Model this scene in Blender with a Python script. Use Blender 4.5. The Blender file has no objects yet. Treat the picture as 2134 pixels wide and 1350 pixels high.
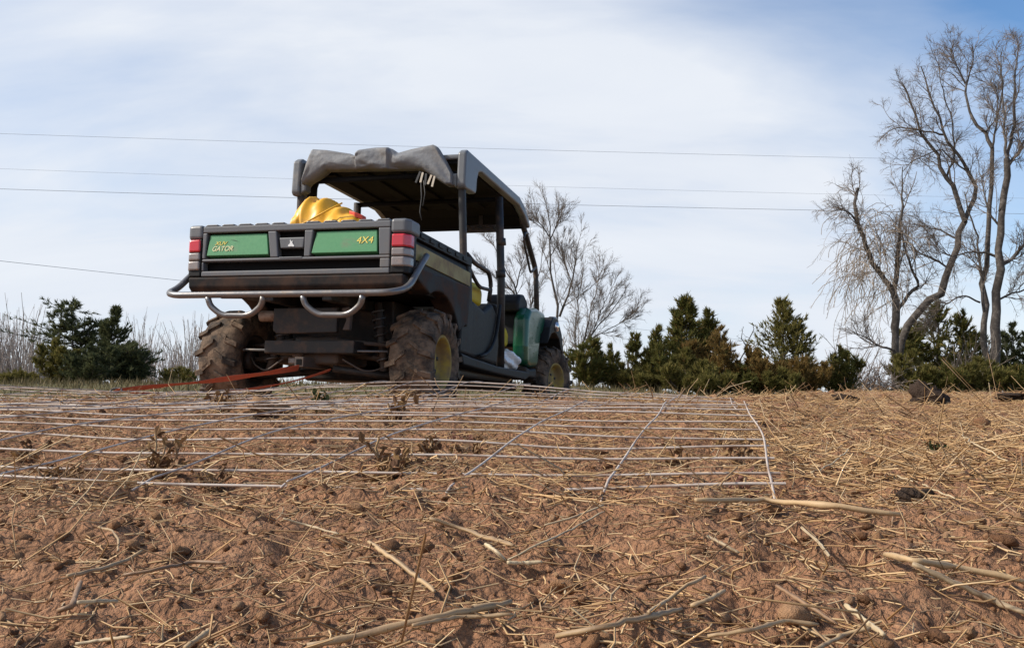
import bpy, bmesh, math, random
import numpy as np
from mathutils import Vector, Matrix
R = math.radians
scene = bpy.context.scene
COL = scene.collection
random.seed(7)
RNG = np.random.default_rng(11)

# ---------------------------------------------------------------- camera
FPX, YH = 1890.0, 845.0           # focal length and horizon row in photo pixels (2134 x 1350)
CAMZ = 0.20
PITCH = math.atan((YH - 675.0) / FPX)
cam = bpy.data.cameras.new('camera')
cam.sensor_fit = 'HORIZONTAL'; cam.sensor_width = 36.0
cam.lens = 36.0 * FPX / 2134.0
cam.clip_start = 0.02; cam.clip_end = 3000
camo = bpy.data.objects.new('camera', cam); COL.objects.link(camo)
camo.location = (0, 0, CAMZ); camo.rotation_euler = (math.pi / 2 + PITCH, 0, 0)
scene.camera = camo

# ---------------------------------------------------------------- sky and sun
SUN_EL, SUN_AZ = 40.0, -97.0       # degrees; azimuth from +Y towards +X (negative = left)
scene.view_settings.view_transform = 'Standard'
scene.view_settings.look = 'None'
scene.view_settings.exposure = 0.56
scene.view_settings.gamma = 1.0
scene.view_settings.use_curve_mapping = False
world = bpy.data.worlds.new('World'); scene.world = world
world.use_nodes = True
nt = world.node_tree; nt.nodes.clear()
def nd(t, typ, **kw):
    n = t.nodes.new(typ)
    for k, v in kw.items(): setattr(n, k, v)
    return n
out = nd(nt, 'ShaderNodeOutputWorld'); bg = nd(nt, 'ShaderNodeBackground')
bg.inputs['Strength'].default_value = 0.1
sky = nd(nt, 'ShaderNodeTexSky', sky_type='NISHITA', sun_disc=False)
sky.sun_elevation = R(SUN_EL); sky.sun_rotation = R(SUN_AZ)
sky.air_density = 1.0; sky.dust_density = 0.2; sky.ozone_density = 3.0
tc = nd(nt, 'ShaderNodeTexCoord'); sep = nd(nt, 'ShaderNodeSeparateXYZ')
nt.links.new(tc.outputs['Generated'], sep.inputs[0])
def M(t, op, a, b=None, c=None, clamp=False):
    n = nd(t, 'ShaderNodeMath', operation=op, use_clamp=clamp)
    for i, v in enumerate((a, b, c)):
        if v is None: continue
        if isinstance(v, (int, float)): n.inputs[i].default_value = v
        else: t.links.new(v, n.inputs[i])
    return n.outputs[0]
zz = M(nt, 'ADD', M(nt, 'MAXIMUM', sep.outputs['Z'], 0.0), 0.42)
cu = M(nt, 'DIVIDE', sep.outputs['X'], zz); cv = M(nt, 'DIVIDE', sep.outputs['Y'], zz)
comb = nd(nt, 'ShaderNodeCombineXYZ'); nt.links.new(cu, comb.inputs[0]); nt.links.new(cv, comb.inputs[1])
def cloudnoise(scale, rot, sc, detail, loc):
    mp = nd(nt, 'ShaderNodeMapping'); nt.links.new(comb.outputs[0], mp.inputs[0])
    mp.inputs['Rotation'].default_value = (0, 0, R(rot)); mp.inputs['Scale'].default_value = sc
    mp.inputs['Location'].default_value = loc
    n = nd(nt, 'ShaderNodeTexNoise'); n.inputs['Scale'].default_value = scale
    n.inputs['Detail'].default_value = detail; n.inputs['Roughness'].default_value = 0.55
    n.inputs['Distortion'].default_value = 0.35
    nt.links.new(mp.outputs[0], n.inputs['Vector']); return n.outputs['Fac']
big = cloudnoise(1.5, 50, (0.8, 1.3, 1), 4, (3.1, 1.7, 0))
streak = cloudnoise(3.2, 58, (0.45, 1.5, 1), 7, (0.4, 5.2, 0))
# thin milky high cloud; the bank ends towards the upper right, where blue shows through
edge = M(nt, 'ADD', M(nt, 'MULTIPLY', sep.outputs['X'], 0.80), M(nt, 'MULTIPLY', sep.outputs['Z'], 0.80))
edge = M(nt, 'MINIMUM', M(nt, 'MAXIMUM', M(nt, 'SUBTRACT', edge, 0.40), 0.0), 0.30)
cov = M(nt, 'ADD', M(nt, 'MULTIPLY', M(nt, 'SUBTRACT', big, 0.5), 0.75), M(nt, 'MULTIPLY', M(nt, 'SUBTRACT', streak, 0.5), 0.85))
cov = M(nt, 'ADD', cov, 0.93)
cov = M(nt, 'SUBTRACT', cov, M(nt, 'MULTIPLY', edge, 3.6))
fac = M(nt, 'MINIMUM', M(nt, 'MAXIMUM', cov, 0.06), 0.97)
lit = nd(nt, 'ShaderNodeMix', data_type='RGBA'); nt.links.new(M(nt, 'MULTIPLY_ADD', streak, 2.2, -0.6, clamp=True), lit.inputs['Factor'])
lit.inputs[6].default_value = (4.95, 5.35, 6.05, 1); lit.inputs[7].default_value = (5.85, 6.1, 6.5, 1)
mix = nd(nt, 'ShaderNodeMix', data_type='RGBA')
nt.links.new(fac, mix.inputs['Factor'])
hs = nd(nt, 'ShaderNodeHueSaturation'); hs.inputs['Saturation'].default_value = 1.2; hs.inputs['Value'].default_value = 1.1; nt.links.new(sky.outputs[0], hs.inputs['Color']); nt.links.new(hs.outputs[0], mix.inputs[6]); nt.links.new(lit.outputs[2], mix.inputs[7])
nt.links.new(mix.outputs[2], bg.inputs['Color']); nt.links.new(bg.outputs[0], out.inputs[0])

sl = bpy.data.lights.new('sun', 'SUN'); sl.energy = 3.6; sl.angle = R(5.0); sl.color = (1.0, 0.93, 0.83)
so = bpy.data.objects.new('sun', sl); COL.objects.link(so)
sd = Vector((math.sin(R(SUN_AZ)) * math.cos(R(SUN_EL)), math.cos(R(SUN_AZ)) * math.cos(R(SUN_EL)), math.sin(R(SUN_EL))))
so.rotation_euler = sd.to_track_quat('Z', 'Y').to_euler(); so.location = (-20, -5, 30)

# ---------------------------------------------------------------- helpers
def ray(px, py):
    a = (px - 1067.0) / FPX; b = (675.0 - py) / FPX
    c, s = math.cos(PITCH), math.sin(PITCH)
    return np.array([a, c - b * s, s + b * c])
def at(px, py, D):                      # point on the pixel's ray at ground distance y = D
    r = ray(px, py); return np.array([0, 0, CAMZ]) + r * (D / r[1])

def tag(o, label=None, cat=None, group=None, kind=None):
    if label: o['label'] = label
    if cat: o['category'] = cat
    if group: o['group'] = group
    if kind: o['kind'] = kind
    return o
def empty(name, loc=(0, 0, 0), parent=None):
    o = bpy.data.objects.new(name, None); COL.objects.link(o); o.location = loc
    o.empty_display_size = 0.1
    if parent: o.parent = parent
    return o
def link(name, me, mat, parent=None):
    o = bpy.data.objects.new(name, me); COL.objects.link(o)
    if mat is not None: me.materials.append(mat)
    if parent is not None: o.parent = parent
    return o
def mesh_np(name, V, Fs, smooth=False):
    V = np.asarray(V, dtype=np.float32).reshape(-1, 3)
    if not isinstance(Fs, list): Fs = [Fs]
    me = bpy.data.meshes.new(name)
    me.vertices.add(len(V)); me.vertices.foreach_set('co', V.ravel())
    loops = np.concatenate([f.ravel() for f in Fs]).astype(np.int32)
    tot = np.concatenate([np.full(len(f), f.shape[1]) for f in Fs]).astype(np.int32)
    st = np.concatenate([[0], np.cumsum(tot)[:-1]]).astype(np.int32)
    me.loops.add(len(loops)); me.loops.foreach_set('vertex_index', loops)
    me.polygons.add(len(tot)); me.polygons.foreach_set('loop_start', st)
    try: me.polygons.foreach_set('loop_total', tot)
    except Exception: pass
    me.polygons.foreach_set('use_smooth', np.full(len(tot), smooth))
    me.update(calc_edges=True); me.validate()
    return me
def unit(v): return v / np.maximum(np.linalg.norm(v, axis=-1, keepdims=True), 1e-9)
def tubes(P, Rd, n=4, off=0):           # P (N,K,3), Rd (N,K) -> verts, quads
    N, K, _ = P.shape
    T = unit(np.gradient(P, axis=1))
    ref = np.zeros_like(T); ref[..., 2] = 1
    st = np.abs(T[:, :1, 2]) > 0.8
    ref = np.where(st[..., None], np.array([1.0, 0.13, 0.0]), ref)
    A = unit(np.cross(T, ref)); B = np.cross(T, A)
    th = np.arange(n) * 2 * math.pi / n
    V = P[:, :, None, :] + Rd[:, :, None, None] * (np.cos(th)[:, None] * A[:, :, None, :] + np.sin(th)[:, None] * B[:, :, None, :])
    i = np.arange(N)[:, None, None] * K * n; k = np.arange(K - 1)[None, :, None] * n
    j = np.arange(n)[None, None, :]; j2 = (j + 1) % n
    Q = np.stack([i + k + j, i + k + j2, i + k + n + j2, i + k + n + j], -1).reshape(-1, 4) + off
    return V.reshape(-1, 3), Q
def merge(parts):
    Vs, Fs, o = [], [], 0
    for V, F in parts:
        Vs.append(V); Fs.append(F + o); o += len(V)
    return np.concatenate(Vs), Fs

def _hash(ix, iy, seed):
    h = (ix.astype(np.int64) * 374761393 + iy.astype(np.int64) * 668265263 + seed * 974634777) & 0x7fffffff
    h = ((h ^ (h >> 13)) * 1274126177) & 0x7fffffff
    return ((h ^ (h >> 16)) & 0xffff) / 65535.0
def vn(x, y, seed):                     # value noise, -1..1
    x = np.asarray(x, float); y = np.asarray(y, float)
    ix, iy = np.floor(x), np.floor(y); fx, fy = x - ix, y - iy
    fx = fx * fx * (3 - 2 * fx); fy = fy * fy * (3 - 2 * fy)
    a, b = _hash(ix, iy, seed), _hash(ix + 1, iy, seed)
    c, d = _hash(ix, iy + 1, seed), _hash(ix + 1, iy + 1, seed)
    return ((a + (b - a) * fx) * (1 - fy) + (c + (d - c) * fx) * fy) * 2 - 1
def sst(a, b, x):
    t = np.clip((x - a) / (b - a), 0, 1); return t * t * (3 - 2 * t)

# ---------------------------------------------------------------- materials
MATS = {}
def newmat(name):
    m = bpy.data.materials.new(name); m.use_nodes = True
    t = m.node_tree; b = t.nodes['Principled BSDF']; MATS[name] = m
    return m, t, b
def ramp_node(t, fac, stops):
    r = nd(t, 'ShaderNodeValToRGB'); t.links.new(fac, r.inputs[0])
    el = r.color_ramp.elements
    while len(el) < len(stops): el.new(0.5)
    for e, (p, c) in zip(el, stops): e.position = p; e.color = (*c, 1)
    return r.outputs[0]
def noise_node(t, scale, detail=4, rough=0.6, coord='Object', stretch=None):
    tcn = nd(t, 'ShaderNodeTexCoord'); n = nd(t, 'ShaderNodeTexNoise')
    n.inputs['Scale'].default_value = scale; n.inputs['Detail'].default_value = detail
    n.inputs['Roughness'].default_value = rough
    src = tcn.outputs[coord]
    if stretch:
        mp = nd(t, 'ShaderNodeMapping'); mp.inputs['Scale'].default_value = stretch
        t.links.new(src, mp.inputs[0]); src = mp.outputs[0]
    t.links.new(src, n.inputs['Vector']); return n.outputs['Fac']
def bump(t, b, h, dist, strength=1.0):
    n = nd(t, 'ShaderNodeBump'); n.inputs['Distance'].default_value = dist
    n.inputs['Strength'].default_value = strength
    t.links.new(h, n.inputs['Height']); t.links.new(n.outputs[0], b.inputs['Normal'])
def mixc(t, fac, a, b):
    n = nd(t, 'ShaderNodeMix', data_type='RGBA')
    if isinstance(fac, (int, float)): n.inputs[0].default_value = fac
    else: t.links.new(fac, n.inputs[0])
    for i, v in ((6, a), (7, b)):
        if isinstance(v, tuple): n.inputs[i].default_value = (*v, 1)
        else: t.links.new(v, n.inputs[i])
    return n.outputs[2]
def island_mat(name, stops, rough=0.8, noise=None, spec=0.3):
    m, t, b = newmat(name)
    g = nd(t, 'ShaderNodeNewGeometry')
    c = ramp_node(t, g.outputs['Random Per Island'], stops)
    if noise:
        n = noise_node(t, noise[0], 3)
        c = mixc(t, M(t, 'MULTIPLY', n, noise[2]), c, noise[1])
    t.links.new(c, b.inputs['Base Color']); b.inputs['Roughness'].default_value = rough
    b.inputs['Specular IOR Level'].default_value = spec
    return m
def surf(name, col, rough=0.5, dirt=None, dirtcol=(0.17, 0.115, 0.075), scale=9.0, metal=0.0, spec=0.5, bumpd=0.0, dirtz=None, coat=0):
    """painted / moulded surface with a worn, dusty layer of its own shape"""
    m, t, b = newmat(name)
    n1 = noise_node(t, scale, 6, 0.65); n2 = noise_node(t, scale * 6, 3)
    base = mixc(t, M(t, 'MULTIPLY', n2, 0.35), col, tuple(min(1, v * 1.5 + 0.01) for v in col))
    rr = M(t, 'MULTIPLY_ADD', n2, 0.18, rough - 0.09)
    if dirt:
        f = nd(t, 'ShaderNodeMapRange', interpolation_type='SMOOTHSTEP')
        t.links.new(n1, f.inputs['Value']); f.inputs['From Min'].default_value = 0.62 - dirt * 0.4
        f.inputs['From Max'].default_value = 0.85 - dirt * 0.3
        fac = f.outputs[0]
        if dirtz:
            tcn = nd(t, 'ShaderNodeTexCoord'); sp = nd(t, 'ShaderNodeSeparateXYZ')
            t.links.new(tcn.outputs['Object'], sp.inputs[0])
            g = nd(t, 'ShaderNodeMapRange'); t.links.new(sp.outputs[2], g.inputs['Value'])
            g.inputs['From Min'].default_value = dirtz[1]; g.inputs['From Max'].default_value = dirtz[0]
            fac = M(t, 'MULTIPLY', fac, M(t, 'MULTIPLY_ADD', g.outputs[0], 0.85, 0.15), clamp=True)
        fac = M(t, 'MULTIPLY', fac, 0.85)
        base = mixc(t, fac, base, dirtcol)
        rr = M(t, 'ADD', rr, M(t, 'MULTIPLY', fac, 0.35), clamp=True)
    t.links.new(base, b.inputs['Base Color']); t.links.new(rr, b.inputs['Roughness'])
    b.inputs['Metallic'].default_value = metal; b.inputs['Specular IOR Level'].default_value = spec
    if coat: b.inputs['Coat Weight'].default_value = coat
    if bumpd: bump(t, b, n2, bumpd)
    return m

def make_soil():
    m, t, b = newmat('soil')
    n1 = noise_node(t, 3.2, 5, 0.6); n2 = noise_node(t, 55, 6, 0.7); n3 = noise_node(t, 0.9, 3); n4 = noise_node(t, 300, 3, 0.7)
    c = ramp_node(t, n1, [(0.25, (0.235, 0.105, 0.056)), (0.5, (0.43, 0.202, 0.108)), (0.75, (0.55, 0.295, 0.165))])
    c2 = ramp_node(t, n2, [(0.32, (0.10, 0.05, 0.03)), (0.55, (0.385, 0.188, 0.104)), (0.76, (0.62, 0.39, 0.225))])
    c = mixc(t, 0.6, c, c2)
    n5 = noise_node(t, 7, 4, 0.65); dk = nd(t, 'ShaderNodeMapRange', interpolation_type='SMOOTHSTEP'); t.links.new(n5, dk.inputs['Value']); dk.inputs['From Min'].default_value = 0.52; dk.inputs['From Max'].default_value = 0.72
    c = mixc(t, M(t, 'MULTIPLY', dk.outputs[0], 0.22), c, (0.12, 0.068, 0.042))
    c = mixc(t, M(t, 'MULTIPLY', n4, 0.35), c, (0.45, 0.30, 0.175))
    # far away the ploughed soil gives way to rough winter grass
    tcn = nd(t, 'ShaderNodeTexCoord'); sp = nd(t, 'ShaderNodeSeparateXYZ'); t.links.new(tcn.outputs['Object'], sp.inputs[0])
    g = nd(t, 'ShaderNodeMapRange'); t.links.new(M(t, 'ADD', sp.outputs[1], M(t, 'MULTIPLY', n3, 6.0)), g.inputs['Value'])
    g.inputs['From Min'].default_value = 13; g.inputs['From Max'].default_value = 17
    gc = ramp_node(t, n2, [(0.3, (0.08, 0.075, 0.03)), (0.6, (0.16, 0.135, 0.06)), (0.8, (0.28, 0.215, 0.11))])
    c = mixc(t, g.outputs[0], c, gc)
    t.links.new(c, b.inputs['Base Color']); b.inputs['Roughness'].default_value = 0.95
    b.inputs['Specular IOR Level'].default_value = 0.15
    vo = nd(t, 'ShaderNodeTexVoronoi'); vo.inputs['Scale'].default_value = 130; vo.inputs['Randomness'].default_value = 1
    wrp = nd(t, 'ShaderNodeVectorMath', operation='ADD'); t.links.new(tcn.outputs['Object'], wrp.inputs[0])
    nv = nd(t, 'ShaderNodeTexNoise'); nv.inputs['Scale'].default_value = 45; t.links.new(tcn.outputs['Object'], nv.inputs['Vector'])
    sv = nd(t, 'ShaderNodeVectorMath', operation='SCALE'); t.links.new(nv.outputs['Color'], sv.inputs[0]); sv.inputs['Scale'].default_value = 0.02
    t.links.new(sv.outputs[0], wrp.inputs[1]); t.links.new(wrp.outputs[0], vo.inputs['Vector'])
    h = M(t, 'ADD', M(t, 'MULTIPLY', n2, 0.018), M(t, 'MULTIPLY', n4, 0.006))
    h = M(t, 'SUBTRACT', h, M(t, 'MULTIPLY', vo.outputs['Distance'], 0.009))
    bump(t, b, h, 1.0, 1.0)
make_soil()
island_mat('clod', [(0.0, (0.15, 0.075, 0.04)), (0.4, (0.30, 0.155, 0.08)), (0.75, (0.40, 0.22, 0.115)), (1.0, (0.48, 0.29, 0.165))], 0.95, (70, (0.14, 0.075, 0.042), 0.6), 0.1)
_t = MATS['clod'].node_tree; bump(_t, _t.nodes['Principled BSDF'], M(_t, 'ADD', noise_node(_t, 160, 5, 0.7), M(_t, 'MULTIPLY', noise_node(_t, 500, 3, 0.7), 0.4)), 0.006, 1.0)
surf('dark_clod', (0.045, 0.03, 0.022), 0.95, None, scale=25, spec=0.1, bumpd=0.01)
island_mat('straw', [(0.0, (0.280, 0.156, 0.069)), (0.25, (0.460, 0.276, 0.120)), (0.6, (0.600, 0.386, 0.181)), (0.85, (0.700, 0.497, 0.267)), (1.0, (0.420, 0.313, 0.189))], 0.6, (40, (0.220, 0.120, 0.060), 0.5), 0.35)
island_mat('straw_dull', [(0.0, (0.13, 0.075, 0.042)), (0.5, (0.29, 0.18, 0.10)), (1.0, (0.46, 0.32, 0.18))], 0.85, None, 0.2)
def stalk_mat(name, c1, c2):
    m, t, b = newmat(name)
    n = noise_node(t, 60, 4, 0.6); n2 = noise_node(t, 18, 3)
    c = mixc(t, n, c1, c2); c = mixc(t, M(t, 'MULTIPLY', n2, 0.55), c, (0.28, 0.17, 0.09))
    at_ = nd(t, 'ShaderNodeAttribute'); at_.attribute_name = 'streak'; c = mixc(t, at_.outputs['Fac'], c, (0.15, 0.085, 0.045))
    t.links.new(c, b.inputs['Base Color']); b.inputs['Roughness'].default_value = 0.6
    bump(t, b, n, 0.001)
stalk_mat('stalk_tan', (0.42, 0.28, 0.14), (0.55, 0.39, 0.21))
stalk_mat('stalk_pale', (0.56, 0.44, 0.26), (0.70, 0.58, 0.37))
stalk_mat('stalk_brown', (0.20, 0.11, 0.06), (0.32, 0.19, 0.10))
surf('wire_steel', (0.47, 0.395, 0.335), 0.55, 0.45, (0.22, 0.13, 0.085), 14, metal=0.1, spec=0.5)
surf('bark', (0.07, 0.06, 0.053), 0.95, 0.45, (0.20, 0.178, 0.16), 7, spec=0.15, bumpd=0.02)
surf('bark_pale', (0.22, 0.19, 0.165), 0.95, 0.5, (0.12, 0.095, 0.08), 5, spec=0.15, bumpd=0.02)
island_mat('twig', [(0.0, (0.10, 0.08, 0.066)), (0.6, (0.19, 0.152, 0.125)), (1.0, (0.31, 0.255, 0.21))], 0.9, None, 0.15)
island_mat('twig_pale', [(0.0, (0.16, 0.13, 0.115)), (0.6, (0.27, 0.22, 0.195)), (1.0, (0.40, 0.34, 0.30))], 0.9, None, 0.15)
island_mat('vine', [(0.0, (0.15, 0.115, 0.085)), (1.0, (0.34, 0.275, 0.215))], 0.9, None, 0.15)
def foliage(name, stops, tr=0.25):
    m, t, b = newmat(name)
    g = nd(t, 'ShaderNodeNewGeometry'); c = ramp_node(t, g.outputs['Random Per Island'], stops)
    n = noise_node(t, 1.6, 3)
    c = mixc(t, M(t, 'MULTIPLY', n, 0.5), c, stops[0][1])
    t.links.new(c, b.inputs['Base Color']); b.inputs['Roughness'].default_value = 0.75
    b.inputs['Specular IOR Level'].default_value = 0.2
    d = nd(t, 'ShaderNodeBsdfTranslucent'); t.links.new(c, d.inputs[0])
    ms = nd(t, 'ShaderNodeMixShader'); ms.inputs[0].default_value = tr
    t.links.new(b.outputs[0], ms.inputs[1]); t.links.new(d.outputs[0], ms.inputs[2])
    t.links.new(ms.outputs[0], t.nodes['Material Output'].inputs[0])
foliage('cedar_green', [(0.0, (0.060, 0.065, 0.017)), (0.5, (0.128, 0.129, 0.033)), (0.85, (0.227, 0.193, 0.055)), (1.0, (0.318, 0.187, 0.065))], 0.38)
foliage('cedar_brown', [(0.0, (0.089, 0.063, 0.021)), (0.4, (0.210, 0.132, 0.042)), (0.8, (0.331, 0.194, 0.062)), (1.0, (0.165, 0.160, 0.052))], 0.38)
foliage('cedar_dark', [(0.0, (0.046, 0.057, 0.027)), (0.6, (0.098, 0.108, 0.048)), (1.0, (0.179, 0.176, 0.075))], 0.38)
foliage('cedar_olive', [(0.0, (0.090, 0.088, 0.023)), (0.6, (0.193, 0.169, 0.046)), (1.0, (0.308, 0.234, 0.082))], 0.38)
foliage('grass', [(0.0, (0.075, 0.065, 0.03)), (0.5, (0.16, 0.125, 0.06)), (1.0, (0.32, 0.235, 0.125))])
foliage('weed_green', [(0.0, (0.025, 0.035, 0.012)), (1.0, (0.08, 0.09, 0.03))])
foliage('weed_brown', [(0.0, (0.09, 0.045, 0.025)), (0.6, (0.20, 0.11, 0.05)), (1.0, (0.34, 0.21, 0.09))])
foliage('weed_red', [(0.0, (0.16, 0.07, 0.05)), (1.0, (0.36, 0.19, 0.14))])

# ---------------------------------------------------------------- ground
def base_h(x, y):
    x = np.asarray(x, float); y = np.asarray(y, float)
    rt = sst(0.6, 2.6, x)                              # right part of the field
    yc = 3.7 + 2.6 * rt                                # distance of the low rise
    zc = 0.220 + 0.058 * rt
    t = np.clip(y / yc, -2, 1)
    rise = zc * (1.18 * t - 0.18 * t * np.abs(t) ** 2.2)
    drop = sst(yc, yc + 1.35, y)
    low = 0.166 + 0.04 * rt
    z = np.where(y < yc, rise, zc + (low - zc) * drop)
    z = z + (0.66 - 0.38 * sst(0, 6, x)) * sst(13, 27, y) + 0.5 * sst(60, 300, y)
    return z
def rough_h(x, y):
    d = np.hypot(x, y); fade = 1 - 0.8 * sst(9, 25, d)
    z = 0.020 * vn(x * 2.1, y * 2.1, 1) + 0.014 * vn(x * 5.3 + 3, y * 5.3, 2)
    c = 1 - np.abs(vn(x * 11, y * 11, 3)); z = z + 0.018 * (c - 0.6)
    c = 1 - np.abs(vn(x * 24 + 7, y * 24, 4)); z = z + 0.015 * (c - 0.6)
    c = 1 - np.abs(vn(x * 47 + 7, y * 47, 14)); z = z + 0.010 * (c - 0.6)
    z = z + 0.0045 * vn(x * 55, y * 55, 5) + 0.0025 * vn(x * 110, y * 110, 6)
    return z * fade
def gh(x, y): return base_h(x, y) + rough_h(x, y)

def axis(a0, a1, step0, grow, lim):
    v = [a1]; s = step0
    while v[-1] < lim: v.append(v[-1] + s); s *= grow
    return v
xs = list(np.arange(-0.85, 0.8501, 0.0082))
side = axis(0, 0.8446, 0.0084, 1.055, 700)[1:]
xs = np.array([-v for v in side[::-1]] + xs + side)
ys0 = list(np.arange(0.34, 1.8, 0.0082))
ys = np.array([-v for v in axis(0, -0.3, 0.02, 1.25, 60)[1:]][::-1] + ys0 + axis(0, 1.8, 0.0084, 1.034, 1200)[0:])
gx, gy = np.meshgrid(xs, ys)
gz = gh(gx, gy)
V = np.stack([gx, gy, gz], -1).reshape(-1, 3); nx, ny = len(xs), len(ys)
ii = (np.arange(ny - 1)[:, None] * nx + np.arange(nx - 1)[None, :]).ravel()
F = np.stack([ii, ii + 1, ii + nx + 1, ii + nx], -1)
ground = link('ground', mesh_np('ground', V, F, True), MATS['soil']); tag(ground, kind='structure')
tag(ground, 'brown tilled soil of the field rising to a low crest', 'soil')

# ---------------------------------------------------------------- scatter: clods, straw, fibres
def sample_xy(n, y0, y1, pw, wid=(0.75, 0.72), rng=RNG):
    u = rng.random(n); y = (y0 ** pw + u * (y1 ** pw - y0 ** pw)) ** (1 / pw)
    x = (rng.random(n) * 2 - 1) * (wid[0] + wid[1] * y)
    return x, y
def ico(sub):
    bm = bmesh.new(); bmesh.ops.create_icosphere(bm, subdivisions=sub, radius=1)
    v = np.array([p.co[:] for p in bm.verts]); f = np.array([[q.index for q in p.verts] for p in bm.faces]); bm.free(); return v, f
def lumps(n, x, y, size, sub, seed, sink=0.25, flat=0.75):
    rng = np.random.default_rng(seed); bv, bf = ico(sub)
    k = rng.normal(0, 1.7, (n, 6, 3)); ph = rng.random((n, 6)) * 6.28
    disp = 1 + 0.16 * np.sin(np.einsum('vd,nkd->nvk', bv, k) + ph[:, None, :]).sum(-1)
    if sub >= 2:
        k2 = rng.normal(0, 6, (n, 6, 3)); disp += 0.11 * (0.64 - np.abs(np.sin(0.5 * np.einsum('vd,nkd->nvk', bv, k2) + ph[:, None, :] * 3))).sum(-1)
        disp += rng.normal(0, 0.05, disp.shape)
    sc = size[:, None] * rng.uniform(0.7, 1.3, (n, 3)) * np.array([1, 1, flat])
    P = bv[None] * disp[..., None] * sc[:, None, :]
    a = rng.random(n) * 6.28; ca, sa = np.cos(a), np.sin(a)
    X = P[..., 0] * ca[:, None] - P[..., 1] * sa[:, None]; Y = P[..., 0] * sa[:, None] + P[..., 1] * ca[:, None]
    z = gh(x, y) + size * flat * (0.5 - sink)
    Vv = np.stack([X + x[:, None], Y + y[:, None], P[..., 2] + z[:, None]], -1)
    Ff = (bf[None] + (np.arange(n) * len(bv))[:, None, None]).reshape(-1, 3)
    return Vv.reshape(-1, 3), Ff
parts = []
x, y = sample_xy(2300, 0.42, 3.0, 0.5); s = np.clip(np.exp(RNG.normal(math.log(0.0042), 0.45, len(x))), 0.002, 0.0085); bg_ = s > 0.0075
parts.append(lumps(int(bg_.sum()), x[bg_], y[bg_], s[bg_], 3, 21, 0.45)); parts.append(lumps(int((~bg_).sum()), x[~bg_], y[~bg_], s[~bg_], 2, 24))
x, y = sample_xy(9000, 0.42, 2.6, 0.5); s = np.exp(RNG.normal(math.log(0.0022), 0.4, len(x))); parts.append(lumps(len(x), x, y, s, 1, 22))
x, y = sample_xy(2500, 2.2, 8.5, 0.8, (0.9, 0.75)); s = np.exp(RNG.normal(math.log(0.007), 0.5, len(x))); parts.append(lumps(len(x), x, y, np.clip(s, 0.004, 0.020), 1, 23))
V, Fs = merge(parts)
o = link('soil_clods', mesh_np('soil_clods', V, np.concatenate(Fs), True), MATS['clod'])
tag(o, 'loose crumbs and clods of brown soil strewn over the field', 'soil', kind='stuff')

def straws(n, x, y, L, rad, seed, curve=0.25, tilt=0.13, K=3, sides=3, lift=0.003, az=None, flatr=None):
    rng = np.random.default_rng(seed)
    a = rng.random(n) * 6.283 if az is None else az
    ti = rng.normal(0, tilt, n); ti = np.where(rng.random(n) < 0.03, rng.uniform(0.4, 1.0, n) , ti)
    d = np.stack([np.cos(a) * np.cos(ti), np.sin(a) * np.cos(ti), np.sin(ti)], -1)
    pr = np.stack([-np.sin(a), np.cos(a), np.zeros(n)], -1)
    tt = np.linspace(-0.5, 0.5, K)
    bend = rng.normal(0, curve, n)[:, None] * (tt ** 2 * 2)[None, :]
    kink = np.where(rng.random(n) < 0.2, rng.normal(0, 0.7, n), 0)[:, None] * np.maximum(tt - rng.uniform(-0.2, 0.3, n)[:, None], 0)
    P = np.stack([x, y, np.zeros(n)], -1)[:, None, :] + L[:, None, None] * (tt[None, :, None] * d[:, None, :] + (bend + kink)[..., None] * pr[:, None, :])
    P[..., 2] += L[:, None] * bend * rng.normal(0, 0.5, n)[:, None]
    g = gh(P[..., 0], P[..., 1]); gm = g.mean(1)
    up = np.abs(np.sin(ti)) * L * 0.5
    P[..., 2] += gm[:, None] + lift + rad[:, None] + np.where(np.abs(ti) > 0.35, up * 0.9, 0)[:, None]
    low = np.abs(ti) <= 0.35
    P[..., 2] = np.where(low[:, None], np.maximum(P[..., 2], g + rad[:, None] * 0.6), P[..., 2])
    taper = np.linspace(1, 0.75, K)[None, :] * np.ones((n, 1))
    return tubes(P, rad[:, None] * taper, sides)
parts = []
# near foreground
n = 15000; x, y = sample_xy(n, 0.45, 2.4, 0.7); L = np.clip(np.exp(RNG.normal(math.log(0.022), 0.65, n)), 0.006, 0.14); parts.append(straws(n, x, y, L, RNG.uniform(0.0004, 0.0011, n), 31, tilt=0.2))
# whole field, sparser where the panel drags
x, y = sample_xy(13000, 1.0, 5.5, 0.8, (0.9, 0.75)); kp = (x > 0.45) | (y < 1.25) | (RNG.random(len(x)) < 0.35); x, y = x[kp], y[kp]; n = len(x); L = np.clip(np.exp(RNG.normal(math.log(0.042), 0.55, n)), 0.012, 0.2); parts.append(straws(n, x, y, L, RNG.uniform(0.0006, 0.0015, n), 32))
# thick cover on the right of the wire panel
n = 28000; y = RNG.uniform(1.25 ** 0.7, 7.6 ** 0.7, n) ** (1 / 0.7); x = 0.42 + RNG.random(n) * (0.5 + 0.95 * y); clump = vn(x * 3, y * 3, 77) + 0.9 * RNG.random(n) > 0.12
x, y = x[clump], y[clump]; n = len(x); L = np.clip(np.exp(RNG.normal(math.log(0.055), 0.55, n)), 0.015, 0.24); parts.append(straws(n, x, y, L, RNG.uniform(0.0006, 0.0017, n), 33, tilt=0.2))
n = 900; x = RNG.uniform(-2.2, 0.5, n); y = RNG.uniform(1.05, 3.5, n); L = np.clip(np.exp(RNG.normal(math.log(0.06), 0.5, n)), 0.02, 0.2); parts.append(straws(n, x, y, L, RNG.uniform(0.0007, 0.0015, n), 34, lift=0.026, tilt=0.22))
V, Fs = merge(parts)
o = link('straw_litter', mesh_np('straw_litter', V, np.concatenate(Fs), True), MATS['straw'])
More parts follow.
